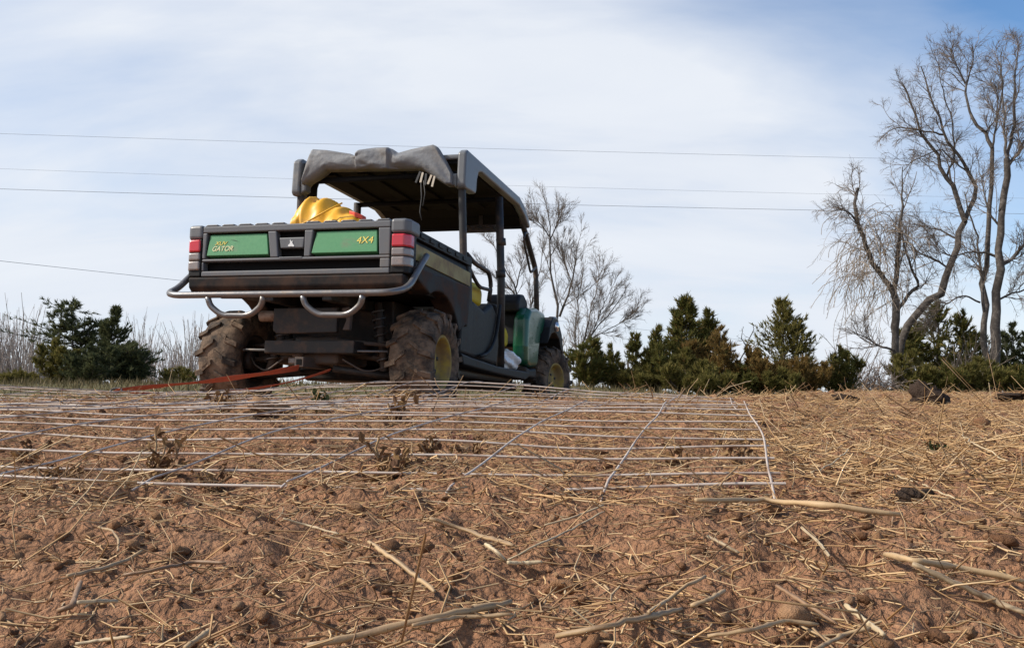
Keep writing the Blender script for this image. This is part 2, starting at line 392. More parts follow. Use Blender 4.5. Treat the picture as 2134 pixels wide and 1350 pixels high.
tag(o, 'pale straw and chopped stalks littering the soil', 'straw', kind='stuff')
parts = []
n = 8000; x, y = sample_xy(n, 0.42, 2.6, 0.6); L = np.clip(np.exp(RNG.normal(math.log(0.02), 0.6, n)), 0.006, 0.09); parts.append(straws(n, x, y, L, RNG.uniform(0.0003, 0.0009, n), 41, curve=0.9, tilt=0.3))
n = 6000; x, y = sample_xy(n, 2.0, 7.5, 0.9, (0.9, 0.75)); L = np.clip(np.exp(RNG.normal(math.log(0.06), 0.5, n)), 0.02, 0.16); parts.append(straws(n, x, y, L, RNG.uniform(0.0008, 0.002, n), 42, curve=0.6, tilt=0.25))
V, Fs = merge(parts)
o = link('root_fibres', mesh_np('root_fibres', V, np.concatenate(Fs), True), MATS['straw_dull'])
tag(o, 'fine brown roots and chaff mixed through the tilled soil', 'roots', kind='stuff')

# ---------------------------------------------------------------- trees
def resample(pts, K):
    P = np.array(pts, float); d = np.r_[0, np.cumsum(np.linalg.norm(np.diff(P, axis=0), axis=1))]
    # Catmull-like smoothing through dense linear sampling and averaging
    t = np.linspace(0, d[-1], K * 4); Q = np.stack([np.interp(t, d, P[:, i]) for i in range(3)], -1)
    for _ in range(K // 4 + 2): Q[1:-1] = (Q[:-2] + 2 * Q[1:-1] + Q[2:]) / 4
    return Q[np.linspace(0, len(Q) - 1, K).round().astype(int)]
def limb(pxs, D, r0, r1, K=14, rng=None, wander=0.35):
    ww = np.cumsum(rng.normal(0, wander / 3, len(pxs))); ww -= ww[0]
    pts = np.array([at(p[0], p[1], D + w) for p, w in zip(pxs, ww)])
    P = resample(pts, K); L = np.linalg.norm(P[-1] - P[0])
    P[1:-1] += rng.normal(0, 0.006 * L, (K - 2, 3))
    return P, np.linspace(r0, r1, K)
def grow(P, Rd, n, t0, t1, lf, ang, K, up, jit, rng, rf=0.6, rmin=0.004, lmin=0.0, ab=False, rmax=9):
    N = len(P); L = np.linalg.norm(np.diff(P, axis=1), axis=2).sum(1)
    rep = np.repeat(np.arange(N), n); t = rng.uniform(t0, t1, len(rep))
    k = t * (P.shape[1] - 1); k0 = np.minimum(k.astype(int), P.shape[1] - 2); f = (k - k0)[:, None]
    p = P[rep, k0] * (1 - f) + P[rep, k0 + 1] * f
    T = unit(P[rep, k0 + 1] - P[rep, k0]); r = Rd[rep, k0] * (1 - f[:, 0]) + Rd[rep, k0 + 1] * f[:, 0]
    U = rng.normal(0, 1, T.shape); U -= (U * T).sum(1, keepdims=True) * T; U = unit(U)
    a = rng.normal(ang, 0.22, len(rep))[:, None]
    d = unit(np.cos(a) * T + np.sin(a) * U)
    l = L[rep] * lf * rng.uniform(0.5, 1.25, len(rep)) * np.maximum(1.1 - 0.95 * t, 0.2)
    l = np.maximum(l, lmin)
    if ab: l = lf * rng.uniform(0.45, 1.3, len(rep)) * (1.1 - 0.5 * t) * np.minimum(1.25, 0.45 + L[rep] / 3)
    out = [p]; st = (l / (K - 1))[:, None]
    for _ in range(K - 1):
        d = unit(d + rng.normal(0, jit, d.shape) + np.array([0, 0, up])); out.append(out[-1] + d * st)
    Q = np.stack(out, 1)
    r0 = np.minimum(np.maximum(r * rf, rmin), rmax)
    return Q, r0[:, None] * np.linspace(1, 0.45, K)[None, :]
def bare_tree(name, label, limbs, D, seed, levels, mats=('bark', 'twig'), group=None, wander=0.35):
    rng = np.random.default_rng(seed); tr = []; LP, LR = [], []
    for pxs, r0, r1, twig in limbs:
        P, Rd = limb(pxs, D, r0 * 0.7, r1 * 0.75, 14, rng, wander); Rd = Rd * (1 + rng.normal(0, 0.05, 14)); tr.append(tubes(P[None], Rd[None], 8))
        if twig: LP.append(P); LR.append(Rd)
    root = empty(name, tuple(at(limbs[0][0][0][0], 845, D) * np.array([1, 1, 0]) + np.array([0, 0, float(base_h(0, D))])))
    off = np.array(root.location)
    V, Fs = merge(tr); link('trunk', mesh_np('trunk', V - off, np.concatenate(Fs), True), MATS[mats[0]], root)
    P, Rd = np.array(LP), np.array(LR); tw = []
    for (n, t0, t1, lf, ang, K, up, jit, rf, rmin, sides) in levels:
        P, Rd = grow(P, Rd, n, t0, t1, lf, ang, K, up, jit, rng, rf, rmin, 0, True, rmin * 1.7); tw.append(tubes(P, Rd, sides))
    V, Fs = merge(tw); link('crown', mesh_np('crown', V - off, np.concatenate(Fs), True), MATS[mats[1]], root)
    tag(root, label, 'tree', group); return root, off
LV = lambda a, b, c, u=0.05: [(a + 2, 0.1, 0.97, 1.08, 0.65, 7, u, 0.15, 0.5, 0.011, 4), (b + 1, 0.12, 1.0, 0.75, 0.65, 5, u - 0.03, 0.2, 0.6, 0.0055, 3), (c + 1, 0.1, 1.0, 0.48, 0.6, 3, -0.02, 0.22, 0.7, 0.004, 3)]
RT = 'tall bare trees on the right'
bare_tree('bare_tree', 'leaning tall bare tree whose crown spreads left, behind the vine-hung stub', [
    ([(1862, 845), (1876, 720), (1911, 645), (1958, 613), (1980, 564), (2001, 501), (2011, 461)], 0.19, 0.13, 0),
    ([(2011, 461), (1995, 414), (1973, 369), (1952, 317), (1922, 281), (1907, 244), (1898, 214), (1879, 171)], 0.12, 0.02, 1),
    ([(2011, 461), (2040, 405), (2019, 360), (1995, 314), (1967, 281), (1955, 241), (1940, 202), (1919, 138)], 0.11, 0.02, 1),
    ([(1967, 281), (1935, 275), (1905, 268), (1870, 265), (1840, 280)], 0.05, 0.012, 1),
    ([(1980, 564), (1950, 540), (1920, 530), (1890, 500), (1880, 480)], 0.05, 0.015, 1),
    ([(2001, 501), (1960, 480), (1930, 472), (1890, 465)], 0.05, 0.012, 1),
    ([(1973, 369), (1990, 330), (1985, 260), (1962, 180), (1955, 130)], 0.05, 0.012, 1),
    ([(2019, 360), (2000, 345), (1960, 310), (1915, 330), (1890, 345)], 0.045, 0.012, 1)], 28.5, 101, LV(9, 7, 6), group=RT)
bare_tree('bare_tree', 'slim straight bare tree just left of the thickest trunk', [
    ([(2055, 845), (2050, 700), (2052, 600), (2056, 500), (2058, 430), (2066, 380), (2068, 308)], 0.15, 0.08, 0),
    ([(2068, 308), (2053, 275), (2025, 244), (2016, 211), (2013, 171), (2028, 135), (2027, 98)], 0.085, 0.015, 1),
    ([(2051, 650), (2046, 570), (2037, 500), (2015, 440), (2010, 400)], 0.07, 0.02, 1),
    ([(2013, 175), (1995, 140), (1985, 115), (1980, 100)], 0.04, 0.01, 1),
    ([(2068, 308), (2080, 240), (2090, 190), (2082, 130)], 0.05, 0.012, 1),
    ([(2053, 275), (2075, 250), (2080, 210), (2075, 170)], 0.04, 0.01, 1),
    ([(2042, 630), (2010, 615), (1985, 625), (1940, 660)], 0.045, 0.012, 1)], 27.5, 102, LV(9, 7, 6), group=RT)
bare_tree('bare_tree', 'thickest and rightmost tall bare tree with limbs reaching off the edge', [
    ([(2078, 845), (2072, 700), (2078, 600), (2085, 500), (2090, 440), (2095, 357), (2098, 330)], 0.20, 0.11, 0),
    ([(2098, 330), (2110, 290), (2115, 220), (2113, 160), (2125, 90)], 0.085, 0.015, 1),
    ([(2095, 357), (2120, 320), (2150, 270), (2170, 200)], 0.08, 0.02, 1),
    ([(2085, 553), (2110, 540), (2130, 515), (2160, 490)], 0.09, 0.04, 1),
    ([(2085, 540), (2060, 527), (2020, 525), (1985, 535), (1960, 525)], 0.06, 0.015, 1),
    ([(2088, 480), (2060, 440), (2050, 400), (2040, 350)], 0.05, 0.015, 1),
    ([(2080, 625), (2110, 610), (2130, 608), (2160, 580)], 0.045, 0.02, 1),
    ([(2098, 330), (2090, 270), (2092, 200), (2085, 130), (2090, 100)], 0.06, 0.012, 1)], 26.0, 103, LV(9, 7, 6), group=RT)
vt, off = bare_tree('bare_tree', 'shorter broken-topped bare tree draped with hanging vines', [
    ([(1868, 845), (1866, 740), (1868, 660), (1862, 610)], 0.165, 0.14, 0),
    ([(1862, 612), (1845, 585), (1815, 545), (1800, 500), (1790, 470), (1780, 430), (1788, 392)], 0.12, 0.06, 1),
    ([(1862, 612), (1872, 540), (1878, 470), (1882, 400), (1881, 348)], 0.12, 0.015, 1),
    ([(1868, 650), (1895, 610), (1918, 595), (1900, 560), (1886, 515), (1880, 480)], 0.08, 0.03, 1),
    ([(1790, 470), (1775, 448), (1757, 436), (1740, 440)], 0.05, 0.015, 1),
    ([(1862, 730), (1830, 720), (1800, 700), (1775, 690)], 0.05, 0.012, 1)], 26.5, 104, LV(8, 6, 5), group=RT)
# hanging vines: strands that fall from the broken limb
rng = np.random.default_rng(105); n = 210
px0 = np.r_[rng.uniform(1775, 1835, 140), rng.uniform(1835, 1900, 70)]
py0 = np.r_[rng.uniform(440, 590, 140), rng.uniform(430, 620, 70)]
st = np.array([at(a, b, 26.4 + rng.normal(0, 0.4)) for a, b in zip(px0, py0)])
P = [st]; d = np.stack([rng.normal(-0.25, 0.5, n), rng.normal(0, 0.5, n), rng.uniform(-0.3, 0.5, n)], -1)
Lv = rng.uniform(0.5, 2.6, n)
for k in range(8):
    d = unit(d + np.array([0, 0, -0.26]) + rng.normal(0, 0.24, d.shape)); P.append(P[-1] + d * (Lv / 8)[:, None])
P = np.stack(P, 1); Rv = rng.uniform(0.004, 0.009, n)[:, None] * np.ones((1, 9))
g1 = tubes(P, Rv, 4); Q, Rq = grow(P, Rv, 6, 0.1, 1, 0.28, 0.6, 5, -0.06, 0.25, rng, 0.7, 0.0038); g2 = tubes(Q, Rq, 3)
V, Fs = merge([g1, g2]); link('vine', mesh_np('vine', V - off, np.concatenate(Fs), True), MATS['vine'], vt)

MT = 'bare trees behind the vehicle'
LW = lambda a, b, c, u=0.06: [(a + 3, 0.1, 0.97, 1.05, 0.48, 6, u, 0.12, 0.5, 0.008, 4), (b + 3, 0.1, 1.0, 0.62, 0.45, 5, u, 0.14, 0.6, 0.0045, 3), (c + 1, 0.1, 1.0, 0.4, 0.45, 3, 0.04, 0.18, 0.7, 0.0034, 3)]
bare_tree('bare_tree', 'slender forked bare tree rising highest just right of the vehicle roof', [
    ([(1172, 845), (1168, 720), (1160, 640), (1147, 560), (1146, 500), (1143, 470), (1141, 435), (1139, 412)], 0.10, 0.012, 1),
    ([(1146, 495), (1130, 470), (1115, 455), (1100, 425)], 0.035, 0.008, 1), ([(1146, 500), (1160, 470), (1166, 438)], 0.035, 0.008, 1),
    ([(1166, 660), (1185, 610), (1196, 570), (1205, 505)], 0.06, 0.01, 1), ([(1192, 590), (1176, 550), (1170, 500)], 0.03, 0.008, 1)], 30, 111, LW(10, 6, 5), ('bark', 'twig'), MT)
bare_tree('bare_tree', 'low fan-shaped bare tree spreading right behind the front wheel', [
    ([(1200, 845), (1207, 760), (1218, 715), (1240, 690), (1280, 640), (1312, 590)], 0.06, 0.008, 1),
    ([(1210, 745), (1225, 670), (1238, 620), (1255, 560)], 0.04, 0.008, 1), ([(1205, 770), (1198, 690), (1205, 620), (1215, 570)], 0.035, 0.008, 1),
    ([(1235, 695), (1255, 640), (1280, 590)], 0.03, 0.007, 1), ([(1225, 710), (1260, 690), (1300, 670), (1330, 650)], 0.03, 0.007, 1)], 29, 112, LW(10, 7, 6), ('bark', 'twig'), MT)
bare_tree('bare_tree', 'bare tree leaning left, seen through the open cab of the vehicle', [
    ([(1125, 845), (1110, 700), (1085, 630), (1062, 575), (1050, 545), (1015, 490)], 0.085, 0.012, 1),
    ([(1098, 660), (1070, 610), (1040, 580), (1010, 565)], 0.04, 0.01, 1), ([(1075, 600), (1085, 560), (1095, 520)], 0.04, 0.008, 1),
    ([(1100, 690), (1110, 620), (1125, 560), (1135, 500)], 0.04, 0.008, 1)], 31, 113, LW(10, 7, 5), ('bark', 'twig'), MT)
bare_tree('bare_snag', 'small gnarled bare snag sticking up between the cedars', [
    ([(1535, 845), (1540, 760), (1552, 730), (1565, 700), (1572, 685), (1568, 672)], 0.04, 0.012, 1), ([(1556, 722), (1545, 705), (1548, 685)], 0.025, 0.008, 1),
    ([(1552, 735), (1580, 715), (1577, 690)], 0.02, 0.006, 1)], 25.5, 114, [(4, 0.3, 1, 0.35, 0.8, 5, 0.0, 0.3, 0.5, 0.007, 4), (2, 0.2, 1, 0.2, 0.7, 4, 0, 0.3, 0.6, 0.005, 3)], wander=0.1)

def brush(name, label, px, py_top, D, hw, n, seed, mat='twig_pale', cat='brush', droop=-0.02, kind=None, base=845):
    rng = np.random.default_rng(seed)
    c = at(px, base, D); top = at(px, py_top, D); w = hw / FPX * D; h = top[2] - c[2]
    gz0 = float(base_h(c[0], D)); h += c[2] - gz0
    P = [np.stack([c[0] + rng.normal(0, w * 0.35, n), D + rng.normal(0, w * 0.35, n), np.full(n, gz0)], -1)]
    d = unit(np.stack([rng.normal(0, 0.45, n), rng.normal(0, 0.4, n), np.ones(n)], -1)); L = h * rng.uniform(0.5, 1.15, n)
    for k in range(7):
        d = unit(d + rng.normal(0, 0.12, d.shape) + np.array([0, 0, droop])); P.append(P[-1] + d * (L / 7)[:, None])
    P = np.stack(P, 1); Rd = rng.uniform(0.008, 0.018, n)[:, None] * np.linspace(1, 0.4, 8)[None]
    g1 = tubes(P, Rd, 4); Q, Rq = grow(P, Rd, 6, 0.15, 1, 0.35, 0.6, 5, 0.0, 0.2, rng, 0.6, 0.005); g2 = tubes(Q, Rq, 3)
    V, Fs = merge([g1, g2]); o = link(name, mesh_np(name, V - np.array([c[0], D, gz0]), np.concatenate(Fs), True), MATS[mat])
    o.location = (c[0], D, gz0); tag(o, label, cat, kind=kind); return o
brush('brush_pile', 'tangled grey brush heap at the foot of the vine-hung tree', 1828, 735, 25.5, 70, 120, 121, droop=-0.13)
brush('twiggy_shrub', 'thin leafless shrub between the lone cedar and the brush heap', 1770, 680, 26, 45, 40, 122)
brush('twiggy_shrub', 'thin leafless shrub growing between the two rightmost trunks', 2010, 700, 26, 60, 50, 123, 'twig')
brush('twiggy_shrub', 'leafless shrub tangle under the fan-shaped bare tree', 1300, 735, 26, 60, 50, 124, 'twig')

def cedar(name, label, px, py_top, D, hw, seed, mat, dens=1.0, shape='cone', group=None, base=845, sparse=0.0, lean=0.0):
    rng = np.random.default_rng(seed)
    c = at(px, base, D); top = at(px, py_top, D); gz0 = float(base_h(c[0], D)); H = top[2] - gz0; W = 1.3 * hw / FPX * D
    root = empty(name, (c[0], D, gz0)); K = 8
    # leaders: one spire, or several of unequal height for a bushy cedar
    if shape == 'round': LD = [(0, 0, 1.0, 0.7)] + [(W * 0.6 * math.cos(a), W * 0.5 * math.sin(a), rng.uniform(0.6, 0.95), rng.uniform(0.5, 0.72)) for a in rng.random() * 6 + np.arange(4) * 1.571]
    elif shape == 'open': LD = [(0, 0, 1.0, 1.0), (W * 0.35, 0.1, 0.8, 0.8), (-W * 0.3, -0.1, 0.9, 0.8)]
    else: LD = [(0, 0, 1.0, 1.0), (W * 0.28 * rng.choice([-1, 1]), 0.1, rng.uniform(0.72, 0.85), 0.6)]
    TR, BP, BL = [], [], []
    for (dx, dy, hf, wf) in LD:
        Hl = H * hf; tz = np.linspace(0, Hl * 0.985, K); wob = np.cumsum(rng.normal(0, 0.009 * H, (K, 2)), 0); wob[0] = 0; g = np.minimum(1, tz / Hl * 2)
        TP = np.stack([wob[:, 0] + dx * g + lean * W * (tz / H), wob[:, 1] + dy * g, tz], -1); TR.append(TP)
        nb = int(118 * dens * wf * (0.62 if shape == 'round' else 1)); h = rng.beta(1.0, 1.15, nb) * 0.98 + 0.01; az = rng.random(nb) * 6.283
        if shape == 'open': prof = np.where(h < 0.8, 0.55 + 0.45 * np.sin(h * 13 + seed + dx), (1 - h) * 4) * np.where(h > 0.3, 1, 0.7)
        else: prof = (1 - h) ** (0.9 if shape == 'cone' else 0.7) * (0.7 + 0.3 * np.minimum(1, (h + 0.05) / 0.2))
        L = W * wf * prof * rng.uniform(0.45, 1.15, nb) * np.where(rng.random(nb) < 0.12, 1.35, 1) + 0.03 * H
        b0 = np.stack([np.interp(h * Hl, tz, TP[:, q]) for q in range(3)], -1)
        rise = rng.uniform(0.05, 0.65, nb) + 0.9 * h ** 3 if shape != 'open' else rng.uniform(-0.1, 0.35, nb)
        d = unit(np.stack([np.cos(az), np.sin(az), rise], -1)); P = [b0]
        for k in range(4):
            d = unit(d + rng.normal(0, 0.09, d.shape) + np.array([0, 0, 0.09 if shape != 'open' else 0.03])); P.append(P[-1] + d * (L / 4)[:, None])
        BP.append(np.stack(P, 1)); BL.append(L)
    TR = np.array(TR); V, F = tubes(TR, np.linspace(0.04, 0.006, K)[None] * (0.4 + H * 0.25) * np.ones((len(LD), 1)), 5)
    link('trunk', mesh_np('trunk', V, F, True), MATS['bark'], root)
    P = np.concatenate(BP); L = np.concatenate(BL); Rd = (0.003 + 0.008 * L)[:, None] * np.linspace(1, 0.3, 5)[None]
    V, F = tubes(P, Rd, 3); link('branches', mesh_np('branches', V, F, True), MATS['bark'], root)
    Q, Rq = grow(P, Rd, 7, 0.15, 1.0, 0.30, 0.55, 4, 0.10, 0.12, rng, 0.5, 0.003, 0.07)
    def sprays(P, m, t0):
        rep = np.repeat(np.arange(len(P)), m); t = rng.uniform(t0, 1.0, len(rep)); k = t * (P.shape[1] - 1)
        k0 = np.minimum(k.astype(int), P.shape[1] - 2); f = (k - k0)[:, None]
        return P[rep, k0] * (1 - f) + P[rep, k0 + 1] * f, unit(P[rep, k0 + 1] - P[rep, k0])
    pa, ta = sprays(Q, 4, 0.05); pb, tb = sprays(P, 10, 0.25); pc, tc_ = sprays(TR, 50, 0.6)
    p = np.concatenate([pa, pb, pc]); T = np.concatenate([ta, tb, tc_])
    keep = rng.random(len(p)) > sparse; p, T = p[keep], T[keep]
    p = np.repeat(p, 2, 0); T = np.repeat(T, 2, 0); N = len(p)
    dd = unit(T + rng.normal(0, 0.36, T.shape) + np.array([0, 0, 0.22])); l = rng.uniform(0.07, 0.18, N) * (0.6 + 0.17 * H)
    wv = unit(np.cross(dd, rng.normal(0, 1, dd.shape))) * (l * rng.uniform(0.07, 0.15, N))[:, None]
    p = p + rng.normal(0, 0.012, p.shape)
    V = np.stack([p - wv, p + wv, p + dd * l[:, None]], 1).reshape(-1, 3)
    link('crown', mesh_np('crown', V, np.arange(3 * N).reshape(-1, 3)), MATS[mat], root); tag(root, label, 'cedar tree', group)
    return root
CG = 'cedars along the field edge'
cedar('cedar_tree', 'tallest pointed dark green cedar of the middle clump', 1435, 612, 25, 62, 201, 'cedar_green', 1.0, group=CG)
cedar('cedar_tree', 'slim green cedar tip just right of the tallest middle cedar', 1484, 650, 25.5, 45, 202, 'cedar_green', 0.8, group=CG)
cedar('cedar_tree', 'wide rust-brown cedar bush filling the middle clump', 1502, 688, 24, 78, 203, 'cedar_brown', 1.15, 'round', CG)
cedar('cedar_tree', 'rounded green cedar at the left end of the middle clump', 1372, 684, 24.3, 55, 204, 'cedar_green', 1.1, 'round', CG)
cedar('cedar_tree', 'low green cedar filling the gap below the tallest middle cedar', 1425, 735, 23.5, 62, 205, 'cedar_olive', 1.0, 'round', CG)
cedar('cedar_tree', 'lone open pyramidal cedar standing clear against the sky', 1637, 626, 24.5, 92, 206, 'cedar_olive', 1.0, 'cone', CG, sparse=0.35)
cedar('cedar_tree', 'low brown cedar skirt at the left foot of the lone cedar', 1583, 742, 23.5, 58, 207, 'cedar_brown', 1.0, 'round', CG)
cedar('cedar_tree', 'low brown cedar skirt at the right foot of the lone cedar', 1676, 752, 23.4, 60, 208, 'cedar_brown', 1.0, 'round', CG)
cedar('cedar_tree', 'small dark cedar right of the lone cedar', 1752, 728, 24.6, 48, 209, 'cedar_green', 0.8, 'round', CG, sparse=0.2)
cedar('cedar_tree', 'green cedar bush right behind the front wheel', 1235, 708, 24, 55, 210, 'cedar_green', 1.0, 'round', CG)
cedar('cedar_tree', 'small olive cedar low in the gap right of the front wheel', 1295, 765, 24.5, 48, 211, 'cedar_olive', 0.8, 'round', CG)
cedar('cedar_tree', 'broad green cedar behind the leaning tree trunks', 1960, 636, 29.5, 92, 212, 'cedar_green', 1.7, 'round', CG)
cedar('cedar_tree', 'dark cedar at the right edge behind the thickest trunk', 2122, 680, 28.5, 58, 213, 'cedar_dark', 1.0, 'round', CG)
cedar('cedar_tree', 'low olive cedar in front of the leaning tree', 1905, 738, 25.3, 52, 214, 'cedar_olive', 0.9, 'round', CG)
cedar('cedar_tree', 'low olive cedar at the foot of the two rightmost trunks', 2040, 752, 25.2, 62, 215, 'cedar_olive', 0.9, 'round', CG)
cedar('cedar_tree', 'low green cedar at the bottom right edge of the tree line', 2120, 768, 25.0, 48, 216, 'cedar_green', 0.8, 'round', CG)
cedar('cedar_tree', 'low olive bush closing the gap left of the rounded green cedar', 1330, 778, 23.8, 40, 231, 'cedar_olive', 0.7, 'round', CG)
cedar('cedar_tree', 'low green bush under the gnarled snag', 1548, 768, 23.2, 40, 232, 'cedar_green', 0.7, 'round', CG)
cedar('cedar_tree', 'low olive bush in front of the lone cedar', 1630, 775, 23.0, 46, 233, 'cedar_olive', 0.8, 'round', CG)
cedar('cedar_tree', 'low brown-green bush in front of the rust-brown cedar', 1475, 775, 22.8, 48, 235, 'cedar_olive', 0.8, 'round', CG)
cedar('cedar_tree', 'low green bush between the vine-hung trunk and the two rightmost trunks', 1975, 765, 25.0, 48, 236, 'cedar_green', 0.8, 'round', CG)
LG = 'cedars on the far left'
cedar('cedar_tree', 'tall flat-layered dark cedar with gaps, far left', 150, 626, 33, 76, 221, 'cedar_dark', 0.8, 'open', LG, lean=-0.1)
cedar('cedar_tree', 'dark cedar with a short spire, right of the tall layered cedar', 234, 646, 32.5, 60, 222, 'cedar_dark', 1.15, 'cone', LG)
cedar('cedar_tree', 'olive cedar bush at the foot of the layered cedar, far left', 118, 705, 31.5, 46, 223, 'cedar_olive', 1.0, 'round', LG)
cedar('cedar_tree', 'low dark cedar leaning right below the short spire', 268, 715, 32, 46, 224, 'cedar_dark', 1.0, 'open', LG)
cedar('cedar_tree', 'low olive bush between the left cedars', 188, 720, 31, 55, 225, 'cedar_dark', 1.0, 'round', LG)
cedar('cedar_tree', 'small olive bush beside the left rear wheel', 372, 770, 34, 40, 226, 'cedar_olive', 0.8, 'round', LG)
cedar('cedar_tree', 'small green bush at the far left edge', 35, 782, 32, 50, 227, 'cedar_olive', 0.8, 'round', LG)

def thicket(name, label, px0, px1, ptop, D, n, seed, mat):
    rng = np.random.default_rng(seed); px = rng.uniform(px0, px1, n)
    c = np.array([at(p, 845, D + rng.normal(0, 3)) for p in px]); c[:, 2] = base_h(c[:, 0], c[:, 1])
    H = (845 - ptop) / FPX * D * rng.uniform(0.55, 1.08, n) * (0.85 + 0.18 * np.sin(px * 0.05))
    P = [c]; d = unit(np.stack([rng.normal(0, 0.12, n), rng.normal(0, 0.12, n), np.ones(n)], -1))
    for k in range(7): d = unit(d + rng.normal(0, 0.05, d.shape)); P.append(P[-1] + d * (H / 7)[:, None])
    P = np.stack(P, 1); Rd = rng.uniform(0.014, 0.035, n)[:, None] * np.linspace(1, 0.35, 8)[None]
    Q, Rq = grow(P, Rd, 6, 0.1, 1, 0.26, 0.5, 4, 0.06, 0.15, rng, 0.5, 0.009); S, Rs = grow(Q, Rq, 3, 0.2, 1, 0.5, 0.5, 3, 0.04, 0.2, rng, 0.7, 0.007)
    V, Fs = merge([tubes(P, Rd, 4), tubes(Q, Rq, 3), tubes(S, Rs, 3)])
    o = link(name, mesh_np(name, V, np.concatenate(Fs), True), MATS[mat]); tag(o, label, 'thicket', kind='stuff')
thicket('bare_thicket', 'hazy grey-pink thicket of bare saplings at the left edge', -60, 100, 660, 55, 300, 301, 'twig_pale')
thicket('bare_thicket', 'hazy thicket of upright bare saplings left of the vehicle', 250, 470, 684, 62, 330, 302, 'twig_pale')
thicket('bare_thicket', 'distant line of bare saplings seen under and past the vehicle', 620, 1350, 752, 64, 40, 303, 'twig_pale')
thicket('bare_thicket', 'distant bare saplings behind the cedars on the right', 1350, 2300, 748, 60, 30, 304, 'twig_pale')

# rough grass along the foot of the trees
rng = np.random.default_rng(310); n = 26000
x = rng.uniform(-30, 26, n); y = rng.uniform(14, 31, n); z = base_h(x, y) - 0.01
h = rng.uniform(0.10, 0.34, n) * (0.6 + 0.4 * vn(x * 0.5, y * 0.5, 8)); a = rng.random(n) * 6.28
b0 = np.stack([x, y, z], -1); w = np.stack([np.cos(a), np.sin(a), np.zeros(n)], -1) * rng.uniform(0.008, 0.02, n)[:, None]
tip = b0 + np.stack([rng.normal(0, 0.3, n) * h, rng.normal(0, 0.3, n) * h, h], -1)
V = np.stack([b0 - w, b0 + w, tip], 1).reshape(-1, 3)
o = link('rough_grass', mesh_np('rough_grass', V, np.arange(3 * n).reshape(-1, 3)), MATS['grass'])
tag(o, 'rough olive winter grass along the foot of the trees', 'grass', kind='stuff')
# ---------------------------------------------------------------- utility vehicle (local frame: X right, Y forward, Z up)
surf('black_plastic', (0.011, 0.0112, 0.012), 0.55, 0.2, (0.11, 0.075, 0.052), 7, spec=0.22, dirtz=(0.3, 1.0))
surf('grey_plastic', (0.11, 0.114, 0.122), 0.42, 0.42, (0.17, 0.13, 0.10), 14, spec=0.5, dirtz=(0.7, 1.0))
surf('muddy_plastic', (0.012, 0.012, 0.013), 0.6, 0.62, (0.085, 0.05, 0.035), 6, spec=0.2)
surf('grey_vinyl', (0.155, 0.159, 0.167), 0.62, 0.35, (0.22, 0.20, 0.18), 5, spec=0.4, bumpd=0.004)
surf('roof_plastic', (0.12, 0.125, 0.132), 0.36, 0.2, (0.20, 0.18, 0.16), 5, spec=0.5)
surf('lining_and_shade', (0.006, 0.006, 0.0065), 0.85, None, scale=4, spec=0.15)  # headliner black; elsewhere this near-black stands in for shade
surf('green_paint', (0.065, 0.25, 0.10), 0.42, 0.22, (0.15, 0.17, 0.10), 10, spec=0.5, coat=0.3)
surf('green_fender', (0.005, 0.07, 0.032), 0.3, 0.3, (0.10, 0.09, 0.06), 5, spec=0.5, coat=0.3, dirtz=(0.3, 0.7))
surf('yellow_paint', (0.36, 0.25, 0.025), 0.55, 0.85, (0.20, 0.14, 0.08), 12, spec=0.4)
surf('yellow_seat', (0.50, 0.38, 0.02), 0.55, 0.35, (0.18, 0.12, 0.07), 9, spec=0.35)
surf('yellow_stripe', (0.24, 0.19, 0.05), 0.5, 0.5, (0.20, 0.145, 0.095), 9, spec=0.4)
surf('bumper_tube', (0.17, 0.165, 0.165), 0.33, 0.35, (0.20, 0.15, 0.11), 12, metal=0.55, spec=0.5)
surf('frame_steel', (0.022, 0.021, 0.021), 0.5, 0.4, (0.13, 0.085, 0.06), 10, spec=0.4)
surf('axle_steel', (0.07, 0.06, 0.055), 0.6, 0.55, (0.13, 0.085, 0.06), 14, spec=0.4)
surf('muffler_steel', (0.30, 0.23, 0.18), 0.6, 0.5, (0.17, 0.09, 0.055), 14, metal=0.3)
surf('tyre_rubber', (0.035, 0.03, 0.027), 0.85, 0.66, (0.235, 0.165, 0.115), 8, spec=0.15, bumpd=0.006)
surf('red_lens', (0.52, 0.02, 0.035), 0.18, None, scale=30, spec=0.6, coat=0.5)
surf('clear_lens', (0.22, 0.19, 0.18), 0.2, 0.3, (0.30, 0.2, 0.15), 20, spec=0.6, coat=0.4)
surf('silver', (0.75, 0.75, 0.72), 0.3, None, metal=0.2)
surf('decal_yellow', (0.78, 0.60, 0.12), 0.45, None)
surf('decal_cream', (0.72, 0.66, 0.38), 0.45, None)
surf('decal_dark', (0.01, 0.05, 0.015), 0.45, None)
surf('cream_strap', (0.55, 0.48, 0.38), 0.7, None)
surf('dark_strap', (0.05, 0.05, 0.05), 0.7, None)
surf('mirror_glass', (0.5, 0.45, 0.45), 0.08, None, metal=0.9)
surf('lamp_chrome', (0.6, 0.6, 0.62), 0.15, None, metal=0.8)

